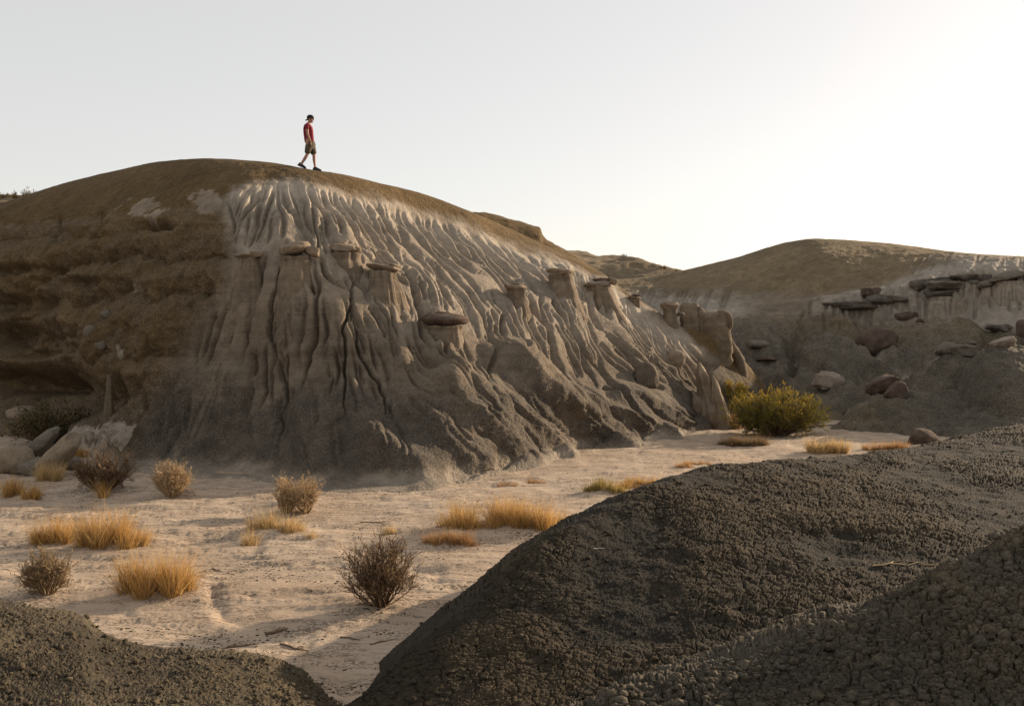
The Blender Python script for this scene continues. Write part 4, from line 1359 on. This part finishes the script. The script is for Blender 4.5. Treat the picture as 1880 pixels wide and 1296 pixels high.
hoodoo(1231, 566, 620, 26, 44, [(-1, -1, 34, 14, 'block', T_, -4), (20, -14, 15, 9, 'egg', D_k, 8)], 'pale mushroom hoodoo beside the long clay fin', 10, dmix=0.3)

# the clay fin at the right end of the main hill
def fin():
    d = 37.9
    xs = np.array([1240, 1247, 1253, 1256, 1266, 1280, 1285, 1292, 1302, 1314, 1326, 1334, 1339, 1342], float)
    tp = np.array([640, 606, 585, 557, 553, 555, 566, 574, 574, 572, 572, 578, 590, 640], float)
    px = np.linspace(1240, 1342, 90)
    top = pchip(xs, tp, px)
    bot = np.full_like(px, 672.0)
    rows = []
    nr = 34
    for k in range(nr):
        t = k / (nr - 1)
        if t < 0.5:
            q = t / 0.5
            rows.append(unproj(px, bot + (top - bot) * q, d - 0.55 * (1 - q)**1.4 - 0.30))
        else:
            q = (t - 0.5) / 0.5
            rows.append(unproj(px, top + (bot - top) * q, d + 0.30 + 0.8 * q**1.4))
    P = np.array(rows)
    N_ = normals(P)
    if (N_[:12] * (CAM - P[:12])).sum(-1).mean() < 0: N_ = -N_
    # cracks down its face, a ledge half way
    n = fbm(P, 1.5, 4, 77)
    cr = vn(np.stack([P[..., 0] * 2.2 + n * 0.3, P[..., 1] * 0 + 3, P[..., 2] * 0.3], -1), 1.0, 5)
    P = P + N_ * (n * 0.26 + 0.06 * fbm(P, 5.0, 3, 79) - 0.14 * np.exp(-(cr / 0.08)**2))[..., None]
    o0 = unproj(1290, 700, d)
    zn = np.zeros(P.shape)
    pp = proj(P)[1]
    zn[..., 1] = sstep(600, 640, pp + n * 12) * 0.45
    zn[..., 0] = sstep(592, 606, pp + n * 10) * 0.35
    root = bpy.data.objects.new('clay_fin', None)
    root.location = o0
    link(root)
    tag(root, 'long thin clay wall with flat knob and drooping right end behind the tilted slabs', 'clay wall')
    part('wall', mesh_np('wall', P - o0, grid_faces(*P.shape[:2]), M_COL, True, {'zones': zn}), root)
    pts = np.array([unproj(x, y, d - 0.1) for x, y in ((1316, 578), (1327, 577), (1336, 583), (1339, 594), (1336, 606), (1337, 622), (1345, 642), (1357, 662), (1372, 690))]) - o0
    pts[7, 1] += 0.3; pts[8, 1] += 1.0; pts[8, 2] -= 0.6
    t = np.linspace(0, 8, 40)
    c = np.stack([pchip(np.arange(9), pts[:, i], t) for i in range(3)], -1)[None]
    rad = np.interp(t, [0, 1, 2.5, 4, 5, 6, 7, 8], np.array([7, 8, 8.5, 5.5, 7, 10, 13, 17]) * d / F)[None]
    V, Fq, C = tubes(c, rad, np.ones((1, 3)), 20)
    V = V * 1.0 + fbm(V, 2.5, 3, 8)[:, None] * 0.05
    part('drooping_arm', mesh_np('drooping_arm', V, Fq, M_COL, True, {'zones': np.tile([[0.2, 0.25, 0.0]], (len(V), 1))}), root)
fin()

# tilted slabs at the end of the wash
def tilted_slab(px, pb, ptx, pty, w, thick, label, mat, seed, dd=0.0):
    d = float(gdist(784)) - 0.35 + dd
    a = unproj(px, pb, d); b = unproj(ptx, pty, d)
    L = float(np.hypot(b[0] - a[0], b[2] - a[2]))
    t = np.linspace(0, 1, 30); an = np.arange(40) / 40 * 2 * math.pi
    T, A = np.meshgrid(t, an, indexing='ij')
    s = d / F
    wid = w * s / 2 * np.interp(T, [0, .25, .6, .85, 1], [1.15, 1.0, .82, .45, .06])
    ca, sa = np.cos(A), np.sin(A)
    e = 0.6
    X = np.sign(ca) * np.abs(ca)**e * wid
    Y = np.sign(sa) * np.abs(sa)**e * thick * s / 2 * np.interp(T, [0, .8, 1], [1.1, .8, .1])
    Q = np.stack([X, Y, T * L], -1)
    Q[..., :2] *= 1 + 0.42 * fbm(Q + seed, 1.4, 3, seed)[..., None] + 0.26 * vn(np.stack([X * 9, Y * 9, T * 1.2 + seed], -1), 1.0, 3)[..., None]
    ax = (b - a) / np.linalg.norm(b - a)
    sx = np.cross(np.array([0, 1.0, 0]), ax); sx /= np.linalg.norm(sx)
    W_ = sx * Q[..., 0:1] + np.array([0, 1.0, 0]) * Q[..., 1:2] + ax * Q[..., 2:3]
    thing('tilted_slab', mesh_np('slab', W_, grid_faces(30, 40, True), mat), label, 'rock', 'leaning stone slabs', tuple(a))
tilted_slab(1312, 786, 1283, 664, 36, 44, 'tall pointed brown stone slab leaning at the foot of the hill by the wash', M_ROCK_TAN, 3)
tilted_slab(1328, 786, 1308, 688, 26, 38, 'shorter rounded slab leaning against the tall pointed one', M_ROCK_TAN, 8, -0.25)
tilted_slab(1290, 786, 1272, 716, 42, 46, 'broad low slab left of the tall pointed slab', M_ROCK_TAN, 12, 0.25)

RHN = ['right_hill']
rocks = [
 # px, foot, w, h, label, kind, mat, tilt, names
 (1612, 642, 78, 40, 'largest dark red egg shaped boulder on the far grey mounds', 'egg', R_, 14, RHN),
 (1522, 707, 58, 26, 'pale whitish boulder lying on the dark slope above the green shrub', 'block', P_, -6, RHN),
 (1618, 716, 66, 24, 'angular brown slab between the pale boulder and the round red one', 'wedge', R_, 14, RHN),
 (1646, 728, 44, 28, 'round dark red boulder with a broken end below the angular slab', 'egg', R_, 4, RHN),
 (1698, 811, 56, 28, 'dark rounded boulder at the far edge of the sand above the mound', 'egg', R_, -3, 'ground'),
 (1736, 647, 44, 18, 'flat speckled boulder right of the largest red boulder', 'egg', G_, 6, RHN),
 (1770, 650, 54, 16, 'pale flat topped boulder right of the flat speckled one', 'slab', G_, -2, RHN),
 (1783, 633, 20, 7, 'tiny flat stone above the two speckled boulders', 'slab', G_, 0, RHN),
 (1843, 636, 50, 14, 'pale broken slab lying on the dark slope near the right edge', 'slab', P_, 16, RHN),
 (1876, 620, 20, 34, 'upright brown block at the right frame edge', 'block', R_, 0, RHN),
 (1835, 606, 44, 10, 'thin dark slab at the foot of the far cliff near the right edge', 'slab', D_k, -6, RHN),
 (1850, 604, 22, 9, 'small dark rock beside the thin slab near the right edge', 'block', D_k, 0, RHN),
 (1664, 586, 40, 14, 'dark red slab lying under the far cliff', 'slab', R_, 4, RHN),
 (1690, 592, 14, 8, 'small reddish stone right of the dark red slab under the far cliff', 'egg', R_, 0, RHN),
 (1575, 566, 112, 13, 'long thin dark slab jutting from the low far cliff', 'slab', D_k, -2, RHN),
 (1617, 552, 52, 14, 'dark slab stacked above the long thin slab on the far cliff', 'slab', D_k, -6, RHN),
 (1600, 541, 36, 13, 'brown cap slab highest of the stack on the low far cliff', 'slab', R_, 4, RHN),
 (1645, 552, 40, 9, 'thin grey slab right of the dark stacked slabs on the far cliff', 'slab', G_, -8, RHN),
 (1688, 530, 36, 16, 'dark blocky rock at the left end of the high far ledge', 'block', D_k, 8, RHN),
 (1725, 519, 70, 10, 'long dark ledge stone behind the big pale cap', 'slab', D_k, 2, RHN),
 (1775, 514, 52, 12, 'grey ledge stone right of the big pale cap', 'slab', G_, -2, RHN),
 (1812, 520, 34, 16, 'dark block among the caps near the right edge', 'block', D_k, -5, RHN),
 (1393, 636, 46, 12, 'low tan boulder half buried in the shaded slope right of the clay fin', 'egg', G_, 0, RHN),
 (1408, 662, 36, 6, 'flat reddish slab on the shaded floor right of the clay fin', 'slab', R_, 0, RHN),
 (195, 582, 22, 13, 'small pale boulder stuck high on the shaded cliff', 'egg', G_, 6, ['main_hill']),
 (165, 613, 26, 18, 'pale leaning stone below the small boulder on the shaded cliff', 'egg', G_, 32, ['main_hill']),
 (185, 641, 20, 13, 'grey stone lowest of three on the shaded cliff', 'block', G_, 10, ['main_hill']),
 (1188, 704, 46, 40, 'dark rounded clay boulder bulging from the lower right flank of the hill', 'egg', M_ROCK_CLAY, 0, ['main_hill']),
 (1243, 668, 32, 28, 'rounded tan boulder on the right flank above the tilted slabs', 'egg', T_, 0, ['main_hill']),
]
for i, (px, pb, w, h, lab, kd, mt, tl_, nm) in enumerate(rocks):
    boulder({'egg': 'boulder', 'block': 'rock_block', 'slab': 'stone_slab', 'wedge': 'stone_slab'}[kd], px, pb, w, h, lab, kd, mt, 20 + i, tl_, 0, 0.8, 0.28, nm, None, 0.1, 4 if w > 30 else 3)
# capped columns on the far cliff
hoodoo(1735, 545, 578, 44, 56, [(0, 0, 58, 16, 'slab', D_k, 2), (2, 13, 68, 17, 'slab', G_, -1)], 'far pedestal with a dark slab under a big pale flat cap', 61, 'right_hill', 0.4, colzone=(0, 0, 0.55))
hoodoo(1792, 522, 560, 16, 26, [(0, 0, 24, 9, 'slab', G_, 0)], 'slim far hoodoo with a small grey cap', 62, 'right_hill', 0.35, colzone=(0, 0, 0.55))
hoodoo(1815, 528, 562, 22, 34, [(0, 0, 38, 15, 'egg', G_, 14)], 'far hoodoo with a lumpy grey cap near the right edge', 63, 'right_hill', 0.35, colzone=(0, 0, 0.55))
hoodoo(1858, 516, 566, 44, 60, [(0, 0, 70, 16, 'slab', G_, 14)], 'far cliff column under a wide slanting slab near the right frame edge', 64, 'right_hill', 0.4, colzone=(0, 0, 0.55))
hoodoo(1762, 548, 575, 30, 60, [], 'rounded uncapped tan clay knob right of the far pale cap', 65, 'right_hill', 0.6, colzone=(0, 0, 0.4))
hoodoo(1722, 556, 582, 18, 50, [], 'pointed uncapped clay cone below the far pale cap', 66, 'right_hill', 0.7, colzone=(0, 0, 0.4))

# rocks at the left foot of the cliff
GR = 'ground'
lrocks = [
 (36, 782, 84, 30, 'flat brown topped boulder in front of the dark bush at the left edge', 'egg', T_, -4, 0, 23.0 * 0 + 800),
 (70, 846, 88, 26, 'grey speckled slab standing tilted between the left boulders', 'slab', G_, 47, 0, 846),
 (98, 872, 96, 40, 'tan wedge shaped rock leaning to the right behind the grass at left', 'wedge', T_, 38, 0, 872),
 (126, 861, 42, 22, 'small grey boulder right of the tan wedge rock', 'egg', G_, 8, 0, 861),
 (18, 868, 84, 48, 'rounded pale rock at the left frame edge behind the grass', 'egg', T_, -12, 0, 868),
 (52, 873, 56, 34, 'low pale rock between the rounded one and the tan wedge', 'block', G_, 24, 0, 873),
]
for i, (px, pb, w, h, lab, kd, mt, tl_, ln, gp) in enumerate(lrocks):
    boulder('boulder' if kd == 'egg' else 'stone_slab', px, gp, w, h, lab, kd, mt, 120 + i, tl_, ln, 0.7, 0.12, GR, None, 0.2)
# a support of clay below the flat topped boulder, and the thin natural pillar
o = ground_pt(36, 800)
s = o[1] / F
me = column_mesh(44 * s, 60 * s, 26 * s, 5, M_COL, zones=(0.6, 0.5, 0))
thing('clay_pedestal', me, 'low brown clay pedestal under the flat topped boulder at the left edge', 'clay mound', None, (o[0], o[1] + 0.6, o[2] - 0.1))
for ob_ in bpy.data.objects:
    if ob_.get('label', '').startswith('flat brown topped boulder'):
        ob_.location = (o[0], o[1] + 0.6, o[2] + 20 * s)
o = hit(206, 752, ['main_hill']); s = o[1] / F
me = column_mesh(5 * s, 9 * s, 66 * s + 0.4, 6, M_COL, lean=(3 * s, 0.0), zones=(0.3, 0.3, 0.1))
thing('clay_pillar', me, 'thin pale natural pillar standing against the shaded cliff', 'clay pillar', None, (o[0], o[1] - 0.25, o[2] - 0.4))

# ================================================================== STICKS AND LITTER
def stick(px, py, L, ang, label, seed, surf=None, r=0.012, col=(0.16, 0.11, 0.07), fork=2, name='dead_stick'):
    rg = np.random.default_rng(seed)
    o = ground_pt(px, py) if surf is None else hit(px, py, surf)
    Lw = L * o[1] / F
    dirv = np.array([math.cos(ang), math.sin(ang), 0.0])
    t = np.linspace(-0.5, 0.5, 9)
    c = dirv[None] * (t * Lw)[:, None] + rg.normal(size=(9, 3)) * 0.02 * Lw
    br = [c]
    for k in range(fork):
        i = rg.integers(2, 7)
        a2 = ang + rg.choice([-1, 1]) * rg.uniform(0.3, 0.7)
        l2 = Lw * rg.uniform(0.25, 0.4)
        br.append(c[i][None] + np.array([math.cos(a2), math.sin(a2), 0.12])[None] * (np.linspace(0, l2, 9))[:, None])
    c = np.array(br)
    X, Y = c[..., 0] + o[0], c[..., 1] + o[1]
    if surf is None:
        c[..., 2] = ground_z(X, Y) - o[2] + r * 0.7 + np.abs(c[..., 2]) * 0.3
    else:
        for i in range(c.shape[0]):
            for j in range(c.shape[1]):
                q = proj(np.array([X[i, j], Y[i, j], o[2] + c[i, j, 2]]))
                hz = hit(float(q[0]), float(q[1]), surf)
                c[i, j] = hz - o
                c[i, j, 2] += r * 1.2
    rad = np.linspace(1, 0.35, 9)[None] * r * np.array([1.0] + [0.6] * fork)[:, None]
    V, Fq, C = tubes(c, rad, np.tile([col], (len(c), 1)), 6)
    thing(name, mesh_np('stick', V, Fq, M_TWIG, True, {'tint': C}), label, 'stick', 'dead sticks on the ground', tuple(o))
stick(432, 1187, 62, 0.25, 'long dark dead stick on the sand above the left clay mound', 1)
stick(538, 1188, 58, -0.1, 'dark forked stick on the sand right of the long one', 2, fork=3)
stick(640, 1172, 44, -0.35, 'short dark stick on the sand below the thorny bush', 3)
stick(700, 1178, 50, 0.6, 'thin curved stick on the sand near the right clay mound', 4, r=0.008)
stick(505, 1162, 40, 0.3, 'dark driftwood piece in the shallow gully', 5, r=0.02)
stick(395, 1047, 30, -0.7, 'small dark stick on open sand right of the tall golden clump', 6)
stick(690, 962, 60, 0.15, 'thin dark stick lying far out on the sand', 7, r=0.01, fork=0)
stick(1668, 1038, 120, -0.12, 'pale forked branch lying on the dark mound', 8, ['foreground_mound'], 0.010, (0.40, 0.29, 0.17), 3)
stick(1100, 1009, 22, 0.05, 'short pale stick on the steep face of the dark mound', 9, ['foreground_mound'], 0.006, (0.50, 0.44, 0.36), 0)

# loose crumbs of clay, flakes and twigs that nobody could count
def crumbs(name, label, pts, sizes, mat, attr, seed, flat=0.7):
    rg = np.random.default_rng(seed)
    bV, bF = ICO[2]
    bV = bV[:]; n = len(pts)
    # low-poly lump: icosahedron
    bm = bmesh.new(); bmesh.ops.create_icosphere(bm, subdivisions=1, radius=1.0)
    bV = np.array([v.co[:] for v in bm.verts]); bF = np.array([[v.index for v in f.verts] for f in bm.faces]); bm.free()
    V = bV[None] * rg.uniform(0.6, 1.3, (n, len(bV), 1)) * sizes[:, None, None] * np.array([1, 1, flat])
    a = rg.uniform(0, 6.28, n)
    ca, sa = np.cos(a)[:, None], np.sin(a)[:, None]
    X = V[..., 0] * ca - V[..., 1] * sa; Y = V[..., 0] * sa + V[..., 1] * ca
    V = np.stack([X, Y, V[..., 2]], -1) + pts[:, None]
    Fc = (bF[None] + (np.arange(n) * len(bV))[:, None, None]).reshape(-1, 3)
    at = np.repeat(attr, len(bV), axis=0)
    me = mesh_np(name, V, Fc, mat, True, {'zones': at})
    o = link(bpy.data.objects.new(name, me))
    o['kind'] = 'stuff'; o['label'] = label; o['category'] = 'crumbs'
def scatter_sheet(nm, n, y0, y1, x0, x1, seed):
    rg = np.random.default_rng(seed)
    for k, Pp, x, y, d in SHEETS:
        if k == nm:
            m = np.where((x > x0) & (x < x1) & (y > y0) & (y < y1))[0]
            i = rg.choice(m, n)
            return Pp[i] + rg.normal(size=(n, 3)) * np.array([0.01, 0.01, 0.0]), rg
pts, rg = scatter_sheet('foreground_mound', 900, 760, 1330, 560, 1950, 1)
sz = rg.uniform(0.010, 0.028, len(pts)) * (rg.random(len(pts))**2 * 1.2 + 0.6)
crumbs('mound_crumbs', 'loose clay crumbs strewn over the broad dark mound', pts + [0, 0, 0.004], sz, M_MOUND, rg.random((len(pts), 3)) * [0.8, 0.8, 0.5], 1)
pts, rg = scatter_sheet('near_mound', 2600, 930, 1400, 1000, 1950, 2)
sz = rg.uniform(0.005, 0.015, len(pts)) * (rg.random(len(pts))**6 * 2.6 + 0.7)
crumbs('near_crumbs', 'loose clay crumbs on the near mound', pts + [0, 0, 0.003], sz, M_NEAR, rg.random((len(pts), 3)) * [0.8, 0.8, 0.7], 2)
pts, rg = scatter_sheet('left_mound', 1600, 1080, 1330, -40, 660, 3)
sz = rg.uniform(0.008, 0.024, len(pts)) * (rg.random(len(pts))**3 * 1.4 + 0.5)
crumbs('left_crumbs', 'loose clay crumbs on the low left mound', pts + [0, 0, 0.004], sz, M_LEFT, rg.random((len(pts), 3)) * [0.9, 0.6, 0.4], 3)
rg = np.random.default_rng(55)
n = 6500
ppx, ppy = rg.uniform(-40, 1500, n * 3), rg.uniform(830, 1290, n * 3)
pd = gdist(ppy)
X = (ppx - 940) / F * pd
keepm = fbm(np.stack([X * 0.6, pd * 1.6, 0 * X], -1), 1.0, 3, 77) > 0.12
X, pd = X[keepm][:n], pd[keepm][:n]
pts = np.stack([X, pd, ground_z(X, pd) + 0.003], -1)
crumbs('sand_litter', 'dark flakes of dried mud and plant litter on the sand', pts, rg.uniform(0.004, 0.018, len(pts)) * (0.5 + rg.random(len(pts))**2), M_MOUND, np.tile([[0.9, 0.0, 0.3]], (len(pts), 1)), 4, 0.35)

# pale chip on the near mound
o = hit(1798, 1130, ['near_mound'])
me = rock_mesh(0.022, 0.010, 0.060, 5, 'wedge', M_ROCK_PALE, math.radians(-32), 0, 3)
thing('stone_chip', me, 'small pale pointed stone chip on the near crumbly mound', 'stone', None, (o[0], o[1] - 0.01, o[2] - 0.006))

# ================================================================== PERSON ON THE CREST
def skin_mesh(name, verts, edges, mat, sub=2, root=0):
    me = bpy.data.meshes.new(name)
    me.from_pydata([v[:3] for v in verts], edges, [])
    o = bpy.data.objects.new(name, me)
    COL.objects.link(o)
    sk = o.modifiers.new('skin', 'SKIN')
    sk.use_smooth_shade = True
    for i, v in enumerate(verts):
        r = v[3]
        me.skin_vertices[0].data[i].radius = (r, v[4] if len(v) > 4 else r)
        me.skin_vertices[0].data[i].use_root = (i == root)
    ss = o.modifiers.new('sub', 'SUBSURF'); ss.levels = sub; ss.render_levels = sub
    dg = bpy.context.evaluated_depsgraph_get()
    m2 = bpy.data.meshes.new_from_object(o.evaluated_get(dg))
    bpy.data.objects.remove(o)
    m2.materials.clear(); m2.materials.append(mat)
    for p_ in m2.polygons: p_.use_smooth = True
    m2.name = name
    return m2

def person():
    base = hit(578, 312, ['main_hill'])
    rear = hit(556, 307, ['main_hill'])
    skin = plain_mat('skin', (0.36, 0.20, 0.14), 0.6)
    shirt = plain_mat('red_shirt', (0.19, 0.02, 0.036))
    shorts = plain_mat('khaki_shorts', (0.082, 0.066, 0.043))
    black = plain_mat('dark_cloth', (0.018, 0.018, 0.022))
    shoe_m = plain_mat('shoe_black', (0.03, 0.032, 0.036), 0.7)
    hair = plain_mat('hair', (0.03, 0.022, 0.016))
    s = base[1] / F                 # metres per photograph pixel at the crest
    root = bpy.data.objects.new('person', None)
    root.location = base
    link(root)
    tag(root, 'person in red shirt, khaki shorts and backward cap walking down the hill crest', 'person')
    gy = 311.5
    def W(px, py, y=0.0):
        return ((px - 578) * s, y, (gy - py) * s)
    # joints (facing right; near side is -y)
    sh_n, sh_f = -0.17, 0.17
    V = []; E = []
    def v(p, r, r2=None):
        V.append((*p, r) if r2 is None else (*p, r, r2)); return len(V) - 1
    def chain(ids):
        for a, b in zip(ids, ids[1:]): E.append((a, b))
    pel = v(W(569.5, 262), .095, .125)
    wai = v(W(568.5, 250), .085, .115)
    che = v(W(567.0, 238), .095, .14)
    uch = v(W(567.0, 230.5), .10, .15)
    nk = v(W(568.5, 226), .055)
    hd0 = v(W(570.5, 222.5), .06)
    hd1 = v(W(571.6, 218.5), .088, .08)
    hd2 = v(W(571.4, 215.2), .085, .075)
    chain([pel, wai, che, uch, nk, hd0, hd1, hd2])
    for yy, el, wr in ((sh_n, (568.5, 249), (573, 260)), (sh_f, (570, 249), (575.5, 259))):
        a = v(W(566.5, 231.5, yy * 0.95), .058)
        b = v(W(*el, yy * 1.25), .042)
        m = v(W((el[0] + wr[0]) / 2, (el[1] + wr[1]) / 2, yy * 1.25), .038)
        c = v(W(*wr, yy * 1.15), .028)
        h = v(W(wr[0] + 1.0, wr[1] + 2.6, yy * 1.12), .036, .02)
        chain([uch, a, b, m, c, h])
    # near leg is the trailing one, far leg the planted one
    lr = [v(W(568.5, 264, -0.09), .098), v(W(567.5, 274, -0.10), .078), v(W(566.3, 284, -0.10), .056), v(W(561.5, 292, -0.10), .054), v(W(555.5, 301, -0.10), .036), v(W(554, 304, -0.10), .036)]
    lf = [v(W(571.5, 264, 0.09), .098), v(W(574.5, 274, 0.10), .078), v(W(576.5, 284, 0.10), .056), v(W(576.5, 292, 0.10), .055), v(W(577.8, 302, 0.10), .036), v(W(578.2, 307, 0.10), .038)]
    chain([pel] + lr); chain([pel] + lf)
    bm_ = skin_mesh('body', V, E, skin)
    # face and fingers joined into the same mesh
    bmx = bmesh.new(); bmx.from_mesh(bm_)
    def blob(p, r, sc_):
        m = Matrix.Translation(Vector(p)) @ Matrix.Diagonal((*sc_, 1.0))
        bmesh.ops.create_icosphere(bmx, subdivisions=2, radius=r, matrix=m)
    blob(W(576.6, 219.8), .022, (1.1, .8, 1.3))          # nose
    blob(W(575.0, 222.4), .028, (1.1, 1.2, .5))          # mouth
    blob(W(574.0, 224.2), .035, (1.1, 1.2, .8))          # chin
    for yy in (-0.082, 0.082):
        blob(W(570.3, 219.8, yy), .03, (.7, .35, 1.1))   # ears
    for yy in (-0.03, 0.03):
        blob(W(575.6, 218.3, yy), .013, (.8, 1, .8))     # eyes
    for hx, hy, yy in ((574, 262.6, sh_n * 1.12), (576.5, 261.6, sh_f * 1.12)):
        for k, (dx, ln, ay) in enumerate(((-0.9, .075, -.02), (-0.3, .088, -.007), (0.3, .084, .007), (0.9, .066, .02), (1.2, .05, -.03))):
            p0 = np.array(W(hx + dx * 0.35, hy + (0.8 if k < 4 else -0.6), yy + ay))
            c = np.array([p0 + np.array([0.012 * q * (1 + q) * 0.6 + (0.02 * q if k == 4 else 0), 0, -ln * q]) for q in (0, .35, .7, 1.0)])[None]
            Vt, Ft, _ = tubes(c, np.array([[.0095, .009, .0085, .006]]), np.ones((1, 3)), 6)
            vs_ = [bmx.verts.new(q) for q in Vt]
            for f_ in Ft: bmx.faces.new([vs_[i] for i in f_])
    bmx.to_mesh(bm_); bmx.free()
    for p_ in bm_.polygons: p_.use_smooth = True
    part('body', bm_, root)
    # shirt
    V, E = [], []
    a0 = v(W(569.4, 265.5), .138, .178); a1 = v(W(568.4, 252), .122, .165); a2 = v(W(566.8, 239), .128, .182); a3 = v(W(566.6, 231), .115, .175); a4 = v(W(567.9, 227.6), .068, .085)
    chain([a0, a1, a2, a3, a4])
    for yy in (sh_n, sh_f):
        b0 = v(W(566.6, 232, yy * 0.98), .075); b1 = v(W(567.6, 240.5, yy * 1.15), .066)
        chain([a3, b0, b1])
    part('shirt', skin_mesh('shirt', V, E, shirt), root)
    V, E = [], []
    a0 = v(W(569.4, 256.5), .130, .165); c0 = v(W(569.8, 265), .125, .16)
    chain([a0, c0])
    for pts_ in (((568.0, 272, -.10, .115), (567.2, 278, -.10, .105), (566.4, 283.5, -.10, .098)), ((573.4, 272, .10, .115), (575.4, 278, .10, .103), (576.4, 283.0, .10, .096))):
        ids = [v(W(a, b, c), r) for a, b, c, r in pts_]
        chain([c0] + ids)
    part('shorts', skin_mesh('shorts', V, E, shorts), root)
    # cap worn backwards
    bmx = bmesh.new()
    bmesh.ops.create_uvsphere(bmx, u_segments=24, v_segments=14, radius=0.105, matrix=Matrix.Translation(Vector(W(571.2, 216.6))) @ Matrix.Rotation(math.radians(14), 4, 'Y') @ Matrix.Diagonal((1.12, .95, .95, 1)))
    cut = W(571.2, 217.4)[2]
    bmesh.ops.bisect_plane(bmx, geom=bmx.verts[:] + bmx.edges[:] + bmx.faces[:], plane_co=(0, 0, cut), plane_no=(0.12, 0, -1), clear_outer=True)
    mcap = bpy.data.meshes.new('cap'); bmx.to_mesh(mcap); bmx.free()
    for p_ in mcap.polygons: p_.use_smooth = True
    mcap.materials.append(black)
    cp_ = part('cap', mcap, root)
    t = np.linspace(-1, 1, 13)
    Vb, Fb = [], []
    for lay in (0, 1):
        for q in t:
            y = q * 0.085
            x0, z0 = W(567.6, 219.0)[0], W(567.6, 219.0)[2]
            ext = 0.10 * math.sqrt(max(0, 1 - q * q)) + 0.005
            Vb += [(x0 + 0.03, y, z0 + .012 - lay * .01), (x0 - ext, y, z0 - ext * 0.35 - lay * .01)]
    n_ = len(t)
    for lay in (0, 1):
        for i in range(n_ - 1):
            k = lay * 2 * n_ + 2 * i
            Fb.append((k, k + 1, k + 3, k + 2))
    for i in range(n_ - 1):
        Fb.append((2 * i + 1, 2 * n_ + 2 * i + 1, 2 * n_ + 2 * i + 3, 2 * i + 3))
    mb = bpy.data.meshes.new('brim'); mb.from_pydata(Vb, [], Fb); mb.materials.append(black)
    part('brim', mb, cp_)
    # strap loop and hair edge over the forehead
    # shoes
    def shoe(px, py, rot, y, name):
        n = 18; na = 16
        t = np.linspace(0, 1, n); a = np.arange(na) / na * 2 * math.pi
        Tt, Aa = np.meshgrid(t, a, indexing='ij')
        hgt = np.interp(Tt, [0, .08, .3, .45, .7, .92, 1], [.03, .115, .125, .10, .075, .055, .01])
        wd_ = np.interp(Tt, [0, .1, .3, .7, .92, 1], [.02, .036, .036, .05, .042, .01])
        X = Tt * 0.30 - 0.08
        Y = wd_ * np.cos(Aa)
        Z = np.maximum(0, np.sin(Aa)) * hgt + np.minimum(0, np.sin(Aa)) * 0.012
        Q = np.stack([X, Y, Z], -1)
        c_, s_ = math.cos(rot), math.sin(rot)
        Q = np.stack([X * c_ - Z * s_, Y, X * s_ + Z * c_], -1)
        me = mesh_np('shoe', Q, grid_faces(n, na, True), shoe_m)
        o = part('shoe', me, root)
        o.location = W(px, py, y)
        return o
    so = shoe(578.0, 311.0, math.radians(-9), 0.10, 'shoe')
    so = shoe(552.6, 305.2, math.radians(-24), -0.10, 'shoe')
    return root
person()
